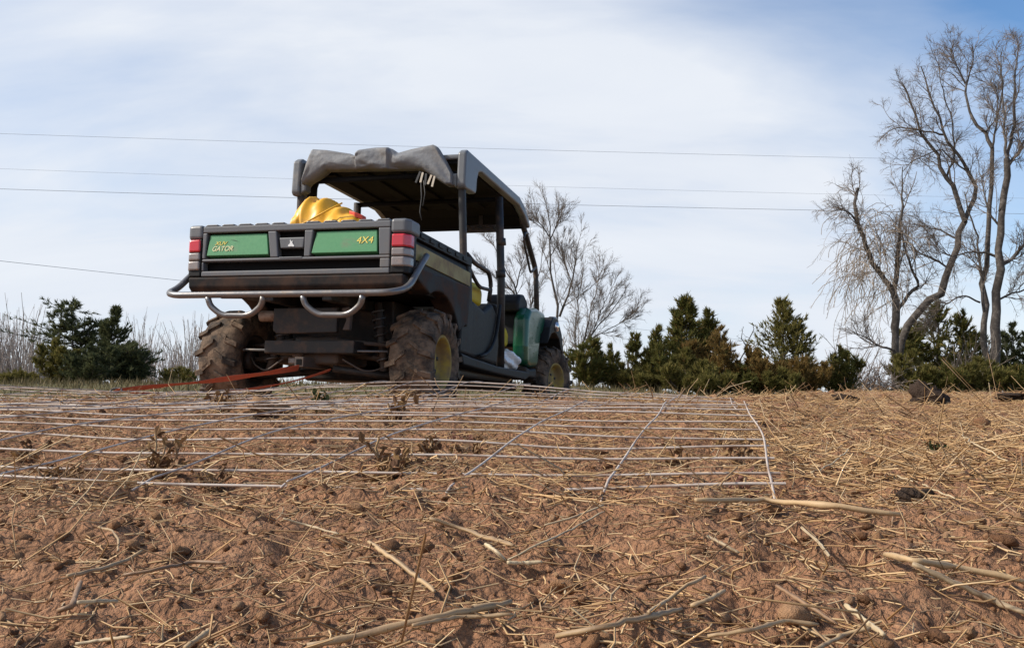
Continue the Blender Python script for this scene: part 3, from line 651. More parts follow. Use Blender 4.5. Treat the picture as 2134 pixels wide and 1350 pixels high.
VYAW, VPIT, VROL, VS = R(15.158), R(-0.537), R(1.161), 1.04
Rz = Matrix(((math.cos(VYAW), math.sin(VYAW), 0), (-math.sin(VYAW), math.cos(VYAW), 0), (0, 0, 1)))
Rx = Matrix(((1, 0, 0), (0, math.cos(VPIT), -math.sin(VPIT)), (0, math.sin(VPIT), math.cos(VPIT))))
Ry = Matrix(((math.cos(VROL), 0, math.sin(VROL)), (0, 1, 0), (-math.sin(VROL), 0, math.cos(VROL))))
VM = Matrix.Translation(Vector((-1.123 * VS, 5.562 * VS, CAMZ - 0.046 * VS))) @ (Rz @ Rx @ Ry).to_4x4()
veh = empty('utility_vehicle'); veh.matrix_world = VM
veh.rotation_mode = 'XYZ'
tag(veh, 'muddy green and black crew utility vehicle driving away across the field', 'utility vehicle')

def fillet(pts, r, seg=6):
    P = [Vector(p) for p in pts]; out = [P[0]]
    for i in range(1, len(P) - 1):
        a, b, c = P[i - 1], P[i], P[i + 1]
        u, v = (a - b), (c - b); k = min(r, u.length * 0.49, v.length * 0.49)
        p, q = b + u.normalized() * k, b + v.normalized() * k
        for s in range(seg + 1):
            t = s / seg; out.append((1 - t) ** 2 * p + 2 * t * (1 - t) * b + t * t * q)
    out.append(P[-1]); return out
class MB:
    def __init__(s): s.v = []; s.f = []; s.sm = []
    def add(s, V, F, smooth=False):
        o = len(s.v); s.v += [tuple(p) for p in V]
        for f in F: s.f.append(tuple(i + o for i in f)); s.sm.append(smooth)
        return s
    def box(s, x0, x1, y0, y1, z0, z1, rot=None):
        V = [Vector((x, y, z)) for x in (x0, x1) for y in (y0, y1) for z in (z0, z1)]
        if rot:
            c = Vector(((x0 + x1) / 2, (y0 + y1) / 2, (z0 + z1) / 2)); V = [rot @ (p - c) + c for p in V]
        return s.add(V, [(0, 1, 3, 2), (4, 6, 7, 5), (0, 4, 5, 1), (2, 3, 7, 6), (0, 2, 6, 4), (1, 5, 7, 3)])
    def prism(s, poly, axis, a, b):
        ar = sum(poly[i][0] * poly[(i + 1) % len(poly)][1] - poly[(i + 1) % len(poly)][0] * poly[i][1] for i in range(len(poly)))
        if ar < 0: poly = poly[::-1]
        def mk(p, w): return {'x': (w, p[0], p[1]), 'y': (p[0], w, p[1]), 'z': (p[0], p[1], w)}[axis]
        n = len(poly); V = [mk(p, a) for p in poly] + [mk(p, b) for p in poly]
        F = [tuple(range(n))[::-1], tuple(range(n, 2 * n))] + [(i, (i + 1) % n, n + (i + 1) % n, n + i) for i in range(n)]
        if axis == 'y': F = [f[::-1] for f in F]
        if b < a: F = [f[::-1] for f in F]
        return s.add(V, F)
    def tube(s, pts, r, n=10, cap=True):
        P = np.array([tuple(p) for p in pts]); rr = np.full(len(P), r) if isinstance(r, (int, float)) else np.array(r)
        V, Q = tubes(P[None], rr[None], n); F = [tuple(int(i) for i in q) for q in Q]
        s.add(V, F, True)
        if cap:
            o = len(s.v) - len(V); k = len(P)
            s.f.append(tuple(range(o, o + n))[::-1]); s.sm.append(False)
            s.f.append(tuple(range(o + (k - 1) * n, o + k * n))); s.sm.append(False)
        return s
    def lathe(s, prof, c, n=48, axis='x'):      # profile (offset along axis, radius)
        V = []; K = len(prof)
        for j in range(n):
            a = 2 * math.pi * j / n
            for (u, r) in prof: V.append((c[0] + u, c[1] + r * math.cos(a), c[2] + r * math.sin(a)))
        F = [(j * K + k, j * K + k + 1, ((j + 1) % n) * K + k + 1, ((j + 1) % n) * K + k) for j in range(n) for k in range(K - 1)]
        return s.add(V, F, True)
    def build(s, name, mat, parent, bev=0.0, seg=2, loc=None):
        me = bpy.data.meshes.new(name); me.from_pydata(s.v, [], s.f)
        me.polygons.foreach_set('use_smooth', s.sm); me.update()
        bm = bmesh.new(); bm.from_mesh(me); bmesh.ops.recalc_face_normals(bm, faces=bm.faces); bm.to_mesh(me); bm.free()
        o = link(name, me, MATS[mat] if isinstance(mat, str) else mat, parent)
        if bev:
            m = o.modifiers.new('bevel', 'BEVEL'); m.width = bev; m.segments = seg; m.limit_method = 'ANGLE'; m.angle_limit = R(35)
        return o

# --- cargo box
b = MB()
b.box(-0.69, 0.69, -0.47, 0.66, 0.785, 0.81)
b.box(-0.665, 0.665, 0.60, 0.64, 0.81, 1.10)
b.box(-0.66, 0.66, -0.46, 0.58, 0.74, 0.784)
cb = b.build('cargo_box', 'black_plastic', veh, 0.006)
for s in (-1, 1):
    # sculpted side wall: sloping panel under a rounded rail
    prof = [(0.655 * s, 0.80), (0.70 * s, 0.82), (0.705 * s, 0.955), (0.69 * s, 1.03), (0.655 * s, 1.03)]
    MB().prism(prof, 'y', -0.42, 0.66).build('side_wall', 'black_plastic', cb, 0.008)
    b = MB().box(0.645 * s, 0.715 * s, -0.405, 0.675, 1.032, 1.085)
    for k in range(6): b.box(0.716 * s, 0.722 * s, -0.33 + k * 0.16, -0.25 + k * 0.16, 1.045, 1.072)
    b.build('side_rail', 'black_plastic', cb, 0.016, 3)
    MB().prism([(-0.40, 0.905), (0.655, 0.89), (0.655, 0.985), (-0.40, 1.0)], 'x', 0.706 * s, 0.712 * s).build('side_stripe', 'yellow_stripe', cb, 0.002)
    # wheel arch flare
    arc = [(-0.44, 0.86), (-0.44, 0.80)] + [(0.43 * math.cos(a), 0.335 + 0.43 * math.sin(a)) for a in np.linspace(R(115), R(30), 9)] + [(0.50, 0.60), (0.56, 0.60), (0.60, 0.88)]
    MB().prism(arc, 'x', 0.60 * s, 0.735 * s).build('wheel_arch', 'muddy_plastic', cb, 0.012)

# --- tailgate: frame bars round recesses that hold green panels, latch and step slot
YT = -0.535
b = MB().box(-0.60, 0.60, -0.478, -0.472, 0.80, 1.085)             # recess back, coloured near-black so the slots look deeply shaded
tg = b.build('tailgate', 'lining_and_shade', veh, 0.002)
b = MB()
def bar(x0, x1, z0, z1, yb=-0.48): b.box(x0, x1, YT, yb, z0, z1)
bar(-0.612, 0.612, 1.072, 1.112); bar(-0.612, 0.612, 0.895, 0.912); bar(-0.612, 0.612, 0.806, 0.838)
for p in ([(-0.612, 0.913), (-0.590, 0.913), (-0.582, 1.071), (-0.612, 1.071)], [(-0.150, 0.913), (-0.098, 0.913), (-0.116, 1.071), (-0.172, 1.071)],
          [(0.070, 0.913), (0.108, 0.913), (0.126, 1.071), (0.070, 1.071)], [(0.546, 0.913), (0.612, 0.913), (0.612, 1.071), (0.538, 1.071)],
          [(-0.612, 0.839), (-0.598, 0.839), (-0.598, 0.894), (-0.612, 0.894)], [(0.552, 0.839), (0.612, 0.839), (0.612, 0.894), (0.552, 0.894)]):
    b.prism(p, 'y', YT, -0.482)
b.build('frame', 'grey_plastic', tg, 0.007, 3)
for k in range(11):
    x = -0.56 + k * 0.112
    if abs(x + 0.02) < 0.08: continue
    MB().prism([(x - 0.045, 1.113), (x + 0.045, 1.113), (x + 0.040, 1.124), (x - 0.030, 1.124)], 'y', YT + 0.006, -0.485).build('top_rib', 'grey_plastic', tg, 0.004)
MB().box(-0.612, 0.612, -0.469, -0.455, 0.82, 1.10).build('inner_skin', 'black_plastic', tg, 0.003)
def green_panel(x0, x1, x2, x3):   # bottom-left, bottom-right, top-right, top-left
    y0, y1 = YT - 0.001, YT + 0.014; zb, zt, zl = 0.932, 1.060, 0.919
    V = [(x0 + 0.004, -0.484, zl), (x1 - 0.004, -0.484, zl), (x2, -0.484, zt + 0.003), (x3, -0.484, zt + 0.003),
         (x0, y0, zb), (x1, y0, zb), (x2 - 0.004, y1, zt), (x3 + 0.004, y1, zt)]
    F = [(0, 1, 2, 3), (4, 5, 1, 0), (5, 6, 2, 1), (6, 7, 3, 2), (7, 4, 0, 3), (4, 7, 6, 5)]
    return MB().add(V, F).build('green_panel', 'green_paint', tg, 0.003)
green_panel(-0.578, -0.162, -0.182, -0.572); green_panel(0.120, 0.534, 0.526, 0.138)
def panel_y(z): return YT - 0.001 + 0.015 * (z - 0.932) / 0.128
TILT = math.atan(0.015 / 0.128)
def text(body, x, z, size, mat, shear=0.0, name='lettering', ext=0.0012, align='CENTER', y=None, tilt=True, sx=1.0):
    cu = bpy.data.curves.new('t', 'FONT'); cu.body = body; cu.size = size; cu.shear = shear; cu.extrude = ext; cu.align_x = align; cu.align_y = 'CENTER'
    to = bpy.data.objects.new('t', cu); COL.objects.link(to); dg = bpy.context.evaluated_depsgraph_get()
    me = bpy.data.meshes.new_from_object(to.evaluated_get(dg)); bpy.data.objects.remove(to)
    rot = Matrix.Rotation(math.pi / 2 - (TILT if tilt else 0), 4, 'X'); yy = (panel_y(z) if y is None else y) - 0.0013
    me.transform(Matrix.Translation((x, yy, z)) @ rot @ Matrix.Diagonal((sx, 1, 1, 1)))
    me.materials.clear(); return link(name, me, MATS[mat], tg)
text('4X4', 0.452, 1.000, 0.058, 'decal_yellow', 0.15, sx=1.05)
text('GATOR', -0.475, 0.972, 0.044, 'decal_cream', 0.3, sx=0.95)
text('XUV', -0.490, 1.006, 0.032, 'decal_yellow', 0.3, sx=1.2)
sw = [(-0.43, 1.028), (-0.40, 1.026), (-0.365, 1.014), (-0.40, 1.0225)]
MB().add([(p[0], panel_y(p[1]) - 0.0016, p[1]) for p in sw], [(0, 1, 2, 3)]).build('swoosh', 'decal_dark', tg)
# latch: plate in the centre recess with a leaping-animal emblem
lt = MB().prism([(-0.097, 1.030), (0.068, 1.030), (0.062, 0.966), (-0.086, 0.966)], 'y', YT + 0.004, -0.484).build('latch', 'grey_plastic', tg, 0.006)
MB().box(-0.09, 0.06, YT - 0.002, YT + 0.004, 0.905, 0.914).build('latch_lip', 'roof_plastic', tg, 0.003)
em = [(-0.037, 0.980), (-0.030, 0.975), (-0.014, 0.9765), (0.000, 0.974), (0.006, 0.979), (0.000, 0.985), (-0.006, 0.992), (-0.010, 1.000), (-0.006, 1.006), (-0.009, 1.010), (-0.014, 1.004),
      (-0.019, 1.010), (-0.022, 1.018), (-0.025, 1.010), (-0.022, 1.000), (-0.026, 0.990), (-0.033, 0.986)]
MB().prism(em, 'y', YT + 0.001, YT + 0.0035).build('emblem', 'silver', tg)
# lower skirt of the box under the gate
MB().prism([(-0.535, 0.803), (-0.45, 0.803), (-0.45, 0.715), (-0.50, 0.715), (-0.528, 0.74)], 'x', -0.70, 0.70).build('lower_skirt', 'muddy_plastic', veh, 0.012, 3)
# --- tail lights on their corner pillars
for s in (-1, 1):
    tl = MB().prism([(0.617 * s, -0.535), (0.700 * s, -0.530), (0.722 * s, -0.50), (0.722 * s, -0.40), (0.617 * s, -0.40)], 'z', 0.806, 1.035).build('tail_light', 'black_plastic', veh, 0.008)
    MB().prism([(0.614 * s, -0.540), (0.704 * s, -0.536), (0.728 * s, -0.50), (0.728 * s, -0.36), (0.614 * s, -0.36)], 'z', 1.037, 1.122).build('corner_cap', 'grey_plastic', tl, 0.018, 3)
    for nm, mt, z0, z1 in (('red_lens', 'red_lens', 0.957, 1.032), ('clear_lens', 'clear_lens', 0.905, 0.952), ('clear_lens', 'clear_lens', 0.845, 0.901)):
        MB().prism([(0.624 * s, -0.545), (0.698 * s, -0.541), (0.729 * s, -0.50), (0.729 * s, -0.45), (0.624 * s, -0.45)], 'z', z0, z1).build(nm, mt, tl, 0.010, 3)
# --- rear tube bumper with two hoops
path = [(0.74, -0.28, 0.945), (0.74, -0.40, 0.85), (0.745, -0.56, 0.715), (0.70, -0.70, 0.672), (-0.66, -0.70, 0.672), (-0.745, -0.66, 0.69), (-0.745, -0.56, 0.735), (-0.74, -0.42, 0.85), (-0.74, -0.28, 0.93)]
bp = MB().tube(fillet(path, 0.075), 0.0195, 12).build('bumper', 'bumper_tube', veh)
for xa, xb in ((-0.445, -0.085), (0.165, 0.53)):
    MB().tube(fillet([(xa, -0.700, 0.66), (xa + 0.012, -0.69, 0.61), (xa + 0.085, -0.68, 0.553), (xb - 0.085, -0.68, 0.553), (xb - 0.012, -0.69, 0.61), (xb, -0.700, 0.66)], 0.06), 0.0175, 10).build('hoop', 'bumper_tube', bp)
for x in (-0.36, 0.42):
    MB().tube([(x, -0.69, 0.665), (x, -0.40, 0.70)], 0.015, 8).build('mount_arm', 'frame_steel', bp)

# --- wheels
def tyre_mesh(w, r, ri, nl, seed):
    b = MB(); h = w / 2
    prof = [(-h * 0.72, ri), (-h * 0.90, ri + 0.02), (-h * 1.0, ri + 0.07), (-h * 0.97, r - 0.075), (-h * 0.80, r - 0.03), (-h * 0.4, r - 0.019), (0, r - 0.016), (h * 0.4, r - 0.019), (h * 0.80, r - 0.03), (h * 0.97, r - 0.075), (h * 1.0, ri + 0.07), (h * 0.90, ri + 0.02), (h * 0.72, ri)]
    b.lathe(prof, (0, 0, 0), 56)
    rr = random.Random(seed)
    def lug(u0, u1, a0, a1, wid, r0, r1):   # slanted bar from (u0,a0) to (u1,a1)
        c = []
        for (u, a, rad) in ((u0, a0, r0), (u1, a1, r1)):
            for da in (-wid, wid):
                c.append((u, (rad - 0.024) * math.cos(a + da * 1.25), (rad - 0.024) * math.sin(a + da * 1.25)))
                c.append((u, rad * math.cos(a + da), rad * math.sin(a + da)))
        b.add(c, [(0, 1, 3, 2), (4, 6, 7, 5), (1, 5, 7, 3), (0, 4, 5, 1), (2, 3, 7, 6)])
    for k in range(nl):
        a = 2 * math.pi * k / nl; s = 1 if k % 2 else -1
        for s in (1, -1):
            o = 0 if s > 0 else math.pi / nl
            lug(s * h * 0.06, s * h * 0.52, a + o + 0.02, a + o + 0.16, 0.040, r, r - 0.003)
            lug(s * h * 0.50, s * h * 1.02, a + o + 0.20, a + o + 0.27, 0.050, r - 0.004, r - 0.028)
            lug(s * h * 0.99, s * h * 1.03, a + o + 0.27, a + o + 0.28, 0.048, r - 0.030, r - 0.085)
    return b
def wheel(x, y, w, r, seed):
    s = 1 if x > 0 else -1; c = Vector((x, y, r)); ri = 0.158
    hub = MB().lathe([(s * 0.02, 0.001), (s * 0.02, 0.045), (-s * 0.05, 0.06), (-s * 0.10, 0.07), (-s * 0.10, 0.001)], (0, 0, 0), 16).build('wheel', 'frame_steel', veh, 0)
    hub.location = c
    if y > 1: hub.rotation_euler = (0, 0, -R(15))
    t = tyre_mesh(w, r, ri, 15, seed).build('tyre', 'tyre_rubber', hub); t.rotation_euler = (random.random() * 6, 0, 0)
    h = w / 2
    rim = MB().lathe([(s * h * 0.80, ri + 0.012), (s * h * 0.84, ri + 0.004), (s * h * 0.80, ri - 0.010), (s * h * 0.45, ri - 0.022), (s * h * 0.25, ri - 0.035), (s * h * 0.32, 0.085), (s * h * 0.38, 0.06), (s * h * 0.42, 0.035), (s * h * 0.42, 0.0)], (0, 0, 0), 40)
    MB().lathe([(-s * h * 0.8, ri + 0.01), (-s * h * 0.8, ri - 0.012), (s * h * 0.2, ri - 0.03)], (0, 0, 0), 40).build('inner_rim', 'frame_steel', hub)
    ro = rim.build('rim', 'yellow_paint', hub)
    for k in range(4):
        a = k * math.pi / 2 + 0.4
        MB().lathe([(s * h * 0.30, 0.012), (s * h * 0.30 + s * 0.02, 0.012), (s * h * 0.30 + s * 0.02, 0.0)], (0, 0.06 * math.cos(a), 0.06 * math.sin(a)), 8).build('wheel_nut', 'frame_steel', hub)
    return hub
RW = 0.33
wheel(0.645, 0, 0.28, RW, 1); wheel(-0.645, 0, 0.28, RW, 2)
WB = 3.17
wheel(0.685, WB + 0.03, 0.235, RW, 3); wheel(-0.685, WB + 0.03, 0.235, RW, 4)

# --- underbody
MB().box(-0.30, 0.30, -0.30, 2.9, 0.36, 0.44).box(-0.22, -0.16, -0.46, 0.6, 0.66, 0.73).box(0.16, 0.22, -0.46, 0.6, 0.66, 0.73).box(-0.36, 0.36, 0.15, 0.75, 0.44, 0.73).build('chassis', 'frame_steel', veh, 0.008)
MB().prism([(-0.225, 0.635), (0.20, 0.635), (0.20, 0.485), (-0.12, 0.478), (-0.20, 0.478), (-0.225, 0.50)], 'y', -0.335, -0.30).build('rear_guard_plate', 'frame_steel', veh, 0.006)
MB().prism([(0.225, 0.63), (0.27, 0.64), (0.285, 0.60), (0.28, 0.50), (0.235, 0.50), (0.26, 0.56)], 'y', -0.33, -0.29).build('bracket', 'axle_steel', veh, 0.004)
MB().tube([(-0.35, -0.27, 0.592), (-0.235, -0.27, 0.592)], 0.034, 14).build('muffler', 'muffler_steel', veh, 0.004)
MB().box(-0.14, 0.16, -0.22, 0.22, 0.30, 0.47).tube([(-0.1, -0.22, 0.38), (-0.1, -0.26, 0.38)], 0.05, 12).build('transaxle', 'axle_steel', veh, 0.03, 3)
for s in (-1, 1): MB().tube([(0.53 * s, 0.0, 0.335), (0.14 * s, 0, 0.37)], 0.019, 8).build('axle_shaft', 'axle_steel', veh)
for s in (-1, 1):
    MB().tube([(0.12 * s, -0.20, 0.275), (0.36 * s, -0.10, 0.245), (0.54 * s, -0.02, 0.23)], 0.022, 8).tube([(0.12 * s, 0.22, 0.275), (0.54 * s, 0.03, 0.23)], 0.022, 8).build('lower_arm', 'frame_steel', veh)
    MB().tube([(0.15 * s, -0.21, 0.445), (0.52 * s, -0.04, 0.42)], 0.014, 8).build('upper_arm', 'axle_steel', veh)
    MB().tube([(0.40 * s, -0.06, 0.26), (0.30 * s, 0.04, 0.70)], 0.024, 10).build('shock_absorber', 'axle_steel', veh)
    sp = [(0.40 * s - 0.10 * s * t + 0.04 * math.cos(t * 44), -0.06 + 0.10 * t + 0.04 * math.sin(t * 44), 0.30 + 0.36 * t) for t in np.linspace(0, 1, 90)]
    MB().tube(sp, 0.006, 5).build('coil_spring', 'bumper_tube', veh)
    MB().tube(fillet([(0.2 * s, -0.24, 0.33), (0.34 * s, -0.2, 0.25), (0.47 * s, -0.12, 0.30), (0.52 * s, -0.08, 0.36)], 0.06), 0.006, 6).build('brake_hose', 'axle_steel', veh)
MB().tube([(-0.48, -0.24, 0.385), (0.50, -0.24, 0.378)], 0.008, 6).build('stabiliser_bar', 'bumper_tube', veh)
MB().box(-0.185, -0.10, -0.29, -0.24, 0.395, 0.425).build('hitch_bracket', 'axle_steel', veh, 0.004)
hb = MB().box(-0.055, 0.005, -0.36, 0.0, 0.275, 0.335).build('hitch_receiver', 'axle_steel', veh, 0.004)
MB().box(-0.043, -0.007, -0.3625, -0.30, 0.287, 0.323).build('receiver_mouth_shade', 'lining_and_shade', hb, 0.002)  # solid dark block painted in for the shaded hollow of the tube
MB().box(-0.19, -0.10, -0.20, -0.16, 0.30, 0.345).build('licence_bracket', 'clear_lens', veh, 0.01)
MB().box(-0.45, 0.45, 0.5, 2.95, 0.22, 0.30).box(0.30, 0.62, 0.55, 2.2, 0.27, 0.33).box(-0.62, -0.30, 0.55, 2.2, 0.27, 0.33).build('skid_plate', 'frame_steel', veh, 0.02)

# --- cab: floor, sills, side panels
for s in (-1, 1):
    MB().prism([(0.50, 0.42), (0.55, 0.34), (1.35, 0.315), (2.25, 0.30), (2.38, 0.33), (2.38, 0.375), (1.40, 0.375), (0.70, 0.405)], 'x', 0.56 * s, 0.715 * s).build('sill', 'grey_plastic' if 0 else 'black_plastic', veh, 0.014, 3)
    MB().prism([(0.48, 0.42), (0.72, 0.41), (0.76, 0.62), (0.74, 0.80), (0.70, 1.10), (0.62, 1.10), (0.60, 0.80), (0.50, 0.60)], 'x', 0.55 * s, 0.708 * s).build('rear_cab_panel', 'black_plastic', veh, 0.02, 3)
    # moulded panel below the rear seat, scooped towards the middle post
    MB().prism([(0.765, 0.41), (1.52, 0.38), (1.56, 0.55), (1.50, 0.78), (1.36, 0.86), (1.14, 0.78), (0.90, 0.82), (0.77, 0.80)], 'x', 0.50 * s, 0.672 * s).build('seat_side_panel', 'black_plastic', veh, 0.035, 4)
    MB().tube(fillet([(0.685 * s, 1.50, 0.86), (0.69 * s, 1.42, 0.62), (0.69 * s, 1.22, 0.46), (0.69 * s, 0.98, 0.425)], 0.12), 0.014, 8).build('panel_edge', 'black_plastic', veh)
MB().box(-0.60, 0.60, 0.7, 2.55, 0.335, 0.37).build('cab_floor', 'black_plastic', veh, 0.005)
def seat(y, z, hwid):
    for x in (-0.31, 0.31):
        st = MB().prism([(y, z), (y + 0.46, z - 0.02), (y + 0.48, z + 0.10), (y + 0.40, z + 0.15), (y + 0.08, z + 0.15)], 'x', x - hwid, x + hwid).build('seat', 'yellow_seat', veh, 0.035, 4)
        MB().prism([(y - 0.02, z + 0.155), (y + 0.10, z + 0.155), (y + 0.04, z + 0.30), (y - 0.06, z + 0.30)], 'x', x - 0.275, x + 0.275).build('backrest', 'black_plastic', st, 0.03, 4)
seat(0.80, 0.835, 0.305); seat(1.80, 0.60, 0.24)
MB().box(-0.60, 0.60, 0.80, 1.30, 0.42, 0.81).box(-0.55, 0.55, 1.76, 2.22, 0.40, 0.575).build('seat_base', 'black_plastic', veh, 0.02)
for s in (-1, 1):
    MB().tube(fillet([(0.66 * s, 0.72, 1.13), (0.675 * s, 0.86, 1.085), (0.68 * s, 1.20, 1.075), (0.68 * s, 1.27, 0.99), (0.67 * s, 1.25, 0.86)], 0.07), 0.017, 10).build('hip_guard', 'frame_steel', veh)
    MB().tube(fillet([(0.66 * s, 0.72, 1.08), (0.675 * s, 0.80, 1.00), (0.675 * s, 0.98, 0.93), (0.675 * s, 1.25, 0.945)], 0.07), 0.014, 8).build('hip_guard_brace', 'frame_steel', veh)
    # protective posts
    MB().tube(fillet([(0.645 * s, 0.70, 0.50), (0.645 * s, 0.70, 1.05), (0.625 * s, 0.67, 1.66), (0.60 * s, 0.80, 1.76)], 0.1), 0.027, 12).build('rear_post', 'frame_steel', veh)
    MB().tube([(0.62 * s, 0.765, 1.00), (0.605 * s, 0.745, 1.64)], 0.013, 8).build('post_brace', 'frame_steel', veh)
    mp_ = MB().tube([(0.645 * s, 1.70, 0.36), (0.645 * s, 1.665, 1.05), (0.62 * s, 1.63, 1.75)], 0.032, 12).build('middle_post', 'frame_steel', veh)
    for z in (1.10, 1.36): MB().tube([(0.645 * s - 0.012 * s * (z - 1.1), 1.655, z), (0.64 * s - 0.012 * s * (z - 1.1), 1.65, z + 0.055)], 0.040, 12).build('clamp', 'frame_steel', mp_)
    fp = MB().tube(fillet([(0.60 * s, 2.33, 1.74), (0.625 * s, 2.42, 1.66), (0.635 * s, 2.86, 1.345), (0.655 * s, 2.845, 0.95)], 0.10), 0.025, 12).build('front_post', 'frame_steel', veh)
    MB().tube(fillet([(0.65 * s, 2.48, 1.615), (0.665 * s, 2.31, 1.59), (0.665 * s, 2.27, 1.52), (0.665 * s, 2.54, 1.27), (0.65 * s, 2.82, 1.37)], 0.05), 0.011, 8).build('grab_handle', 'frame_steel', fp)
MB().tube([(-0.61, 0.70, 1.70), (0.61, 0.70, 1.70)], 0.022, 10).tube([(-0.61, 1.64, 1.735), (0.61, 1.64, 1.735)], 0.02, 10).tube([(-0.62, 2.40, 1.665), (0.62, 2.40, 1.665)], 0.02, 10).tube([(-0.64, 0.715, 1.12), (0.64, 0.715, 1.12)], 0.018, 10).build('cross_bars', 'lining_and_shade', veh)  # steel bars coloured black to blend into the shade under the roof
# --- roof
rf = MB().prism([(0.66, 1.80), (0.66, 1.835), (0.72, 1.845), (2.10, 1.845), (2.28, 1.80), (2.46, 1.69), (2.44, 1.67), (2.26, 1.765), (2.08, 1.80)], 'x', -0.605, 0.605).build('roof', 'roof_plastic', veh, 0.012, 3)
MB().prism([(0.68, 1.772), (0.68, 1.797), (2.07, 1.797), (2.25, 1.762), (2.42, 1.667), (2.41, 1.655), (2.24, 1.735), (2.06, 1.772)], 'x', -0.60, 0.60).build('headliner', 'lining_and_shade', rf, 0.004)
for k in range(4): MB().box(-0.48 + k * 0.26, -0.40 + k * 0.26, 0.75, 2.05, 1.752, 1.7715).build('roof_rib', 'lining_and_shade', rf, 0.006)
for s in (-1, 1):
    MB().prism([(0.615, 1.835), (0.66, 1.862), (2.10, 1.862), (2.30, 1.812), (2.475, 1.69), (2.455, 1.655), (2.27, 1.735), (2.08, 1.785), (1.00, 1.785), (0.92, 1.765), (0.885, 1.70), (0.875, 1.62), (0.86, 1.59), (0.62, 1.575), (0.60, 1.60)], 'x', 0.607 * s, 0.672 * s).build('side_skirt', 'roof_plastic', rf, 0.016, 3)
    MB().prism([(0.70, 1.795), (2.08, 1.795), (2.27, 1.755), (2.44, 1.665), (2.43, 1.65), (2.26, 1.728), (2.07, 1.778), (1.0, 1.778), (0.91, 1.757), (0.875, 1.69), (0.87, 1.60), (0.70, 1.60)], 'x', 0.6005 * s, 0.606 * s).build('skirt_shade_plate', 'lining_and_shade', rf)  # added black plate: gives the skirt's inner side its shade by colour
    MB().prism([(0.56 * s, 1.68), (0.606 * s, 1.69), (0.606 * s, 1.585), (0.56 * s, 1.61)], 'y', 0.615, 0.70).build('corner_bracket', 'roof_plastic', rf, 0.012)
# folded vinyl curtain bunched over the rear edge of the roof
def curtain():
    ux = np.linspace(-0.575, 0.575, 130); nv = 40; V = []; F = []
    topx = [-0.575, -0.545, -0.519, -0.40, -0.208, -0.165, -0.13, 0.0, 0.085, 0.114, 0.16, 0.25, 0.425, 0.455, 0.52, 0.575]
    topz = [1.70, 1.84, 1.918, 1.905, 1.868, 1.85, 1.886, 1.895, 1.893, 1.884, 1.852, 1.872, 1.900, 1.885, 1.78, 1.68]
    botx = [-0.575, -0.546, -0.46, -0.394, 0.30, 0.358, 0.45, 0.54, 0.575]; botz = [1.645, 1.66, 1.70, 1.752, 1.725, 1.717, 1.655, 1.60, 1.60]
    for i, x in enumerate(ux):
        zt, zb = np.interp(x, topx, topz), np.interp(x, botx, botz); zm, hz = (zt + zb) / 2, (zt - zb) / 2
        roll = 0.022 if -0.15 < x < 0.10 else 0.0
        for j in range(nv):
            a = 2 * math.pi * j / nv; cz, cy = math.sin(a), math.cos(a)
            ez = math.copysign(abs(cz) ** 0.75, cz); ey = math.copysign(abs(cy) ** 0.75, cy)
            fold = 0.007 * math.sin(x * 17 + cz * 3.2 + 1.5 * math.sin(x * 9)) + 0.008 * float(vn(x * 5, cz * 1.4 + 3, 51)) + 0.003 * float(vn(x * 15, cz * 4, 52)) - 0.005 * max(0.0, 0.35 - abs(float(vn(x * 9 + cz * 2.0, cz * 2.5 - x * 3, 53)))) / 0.35
            yb = 0.625 - roll if cy < 0 else 0.64
            th = 0.050 if cy < 0 else 0.085
            V.append((x, yb + ey * th + fold, zm + ez * hz + 0.4 * fold * (abs(cz) > 0.8)))
    n = len(ux)
    for i in range(n - 1):
        for j in range(nv): F.append((i * nv + j, i * nv + (j + 1) % nv, (i + 1) * nv + (j + 1) % nv, (i + 1) * nv + j))
    F.append(tuple(range(nv))); F.append(tuple(range((n - 1) * nv, n * nv))[::-1])
    return MB().add(V, F, True).build('rolled_curtain', 'grey_vinyl', veh)
rc = curtain()
for k, (x, m) in enumerate(((0.335, 'dark_strap'), (0.362, 'cream_strap'), (0.392, 'dark_strap'), (0.422, 'cream_strap'), (0.450, 'cream_strap'))):
    MB().box(x - 0.007, x + 0.007, 0.565, 0.571, 1.615 + 0.01 * (k % 2) - k * 0.008, 1.70 - k * 0.01, Matrix.Rotation(R(22 - 9 * (k % 3)), 3, 'Y')).build('strap_end', m, rc)
MB().tube([(0.345, 0.60, 1.64), (0.35, 0.61, 1.52), (0.338, 0.615, 1.42), (0.352, 0.62, 1.36)], 0.004, 5).tube([(0.365, 0.60, 1.64), (0.375, 0.61, 1.55), (0.36, 0.615, 1.46)], 0.004, 5).build('hanging_cord', 'dark_strap', rc)
mr = MB().box(0.12, 0.45, 2.20, 2.235, 1.585, 1.655).build('rear_view_mirror', 'frame_steel', veh, 0.012)
MB().box(0.13, 0.44, 2.1955, 2.199, 1.592, 1.648).build('mirror_glass', 'mirror_glass', mr)
MB().box(0.27, 0.30, 2.21, 2.23, 1.656, 1.74).build('mirror_mount', 'frame_steel', mr)
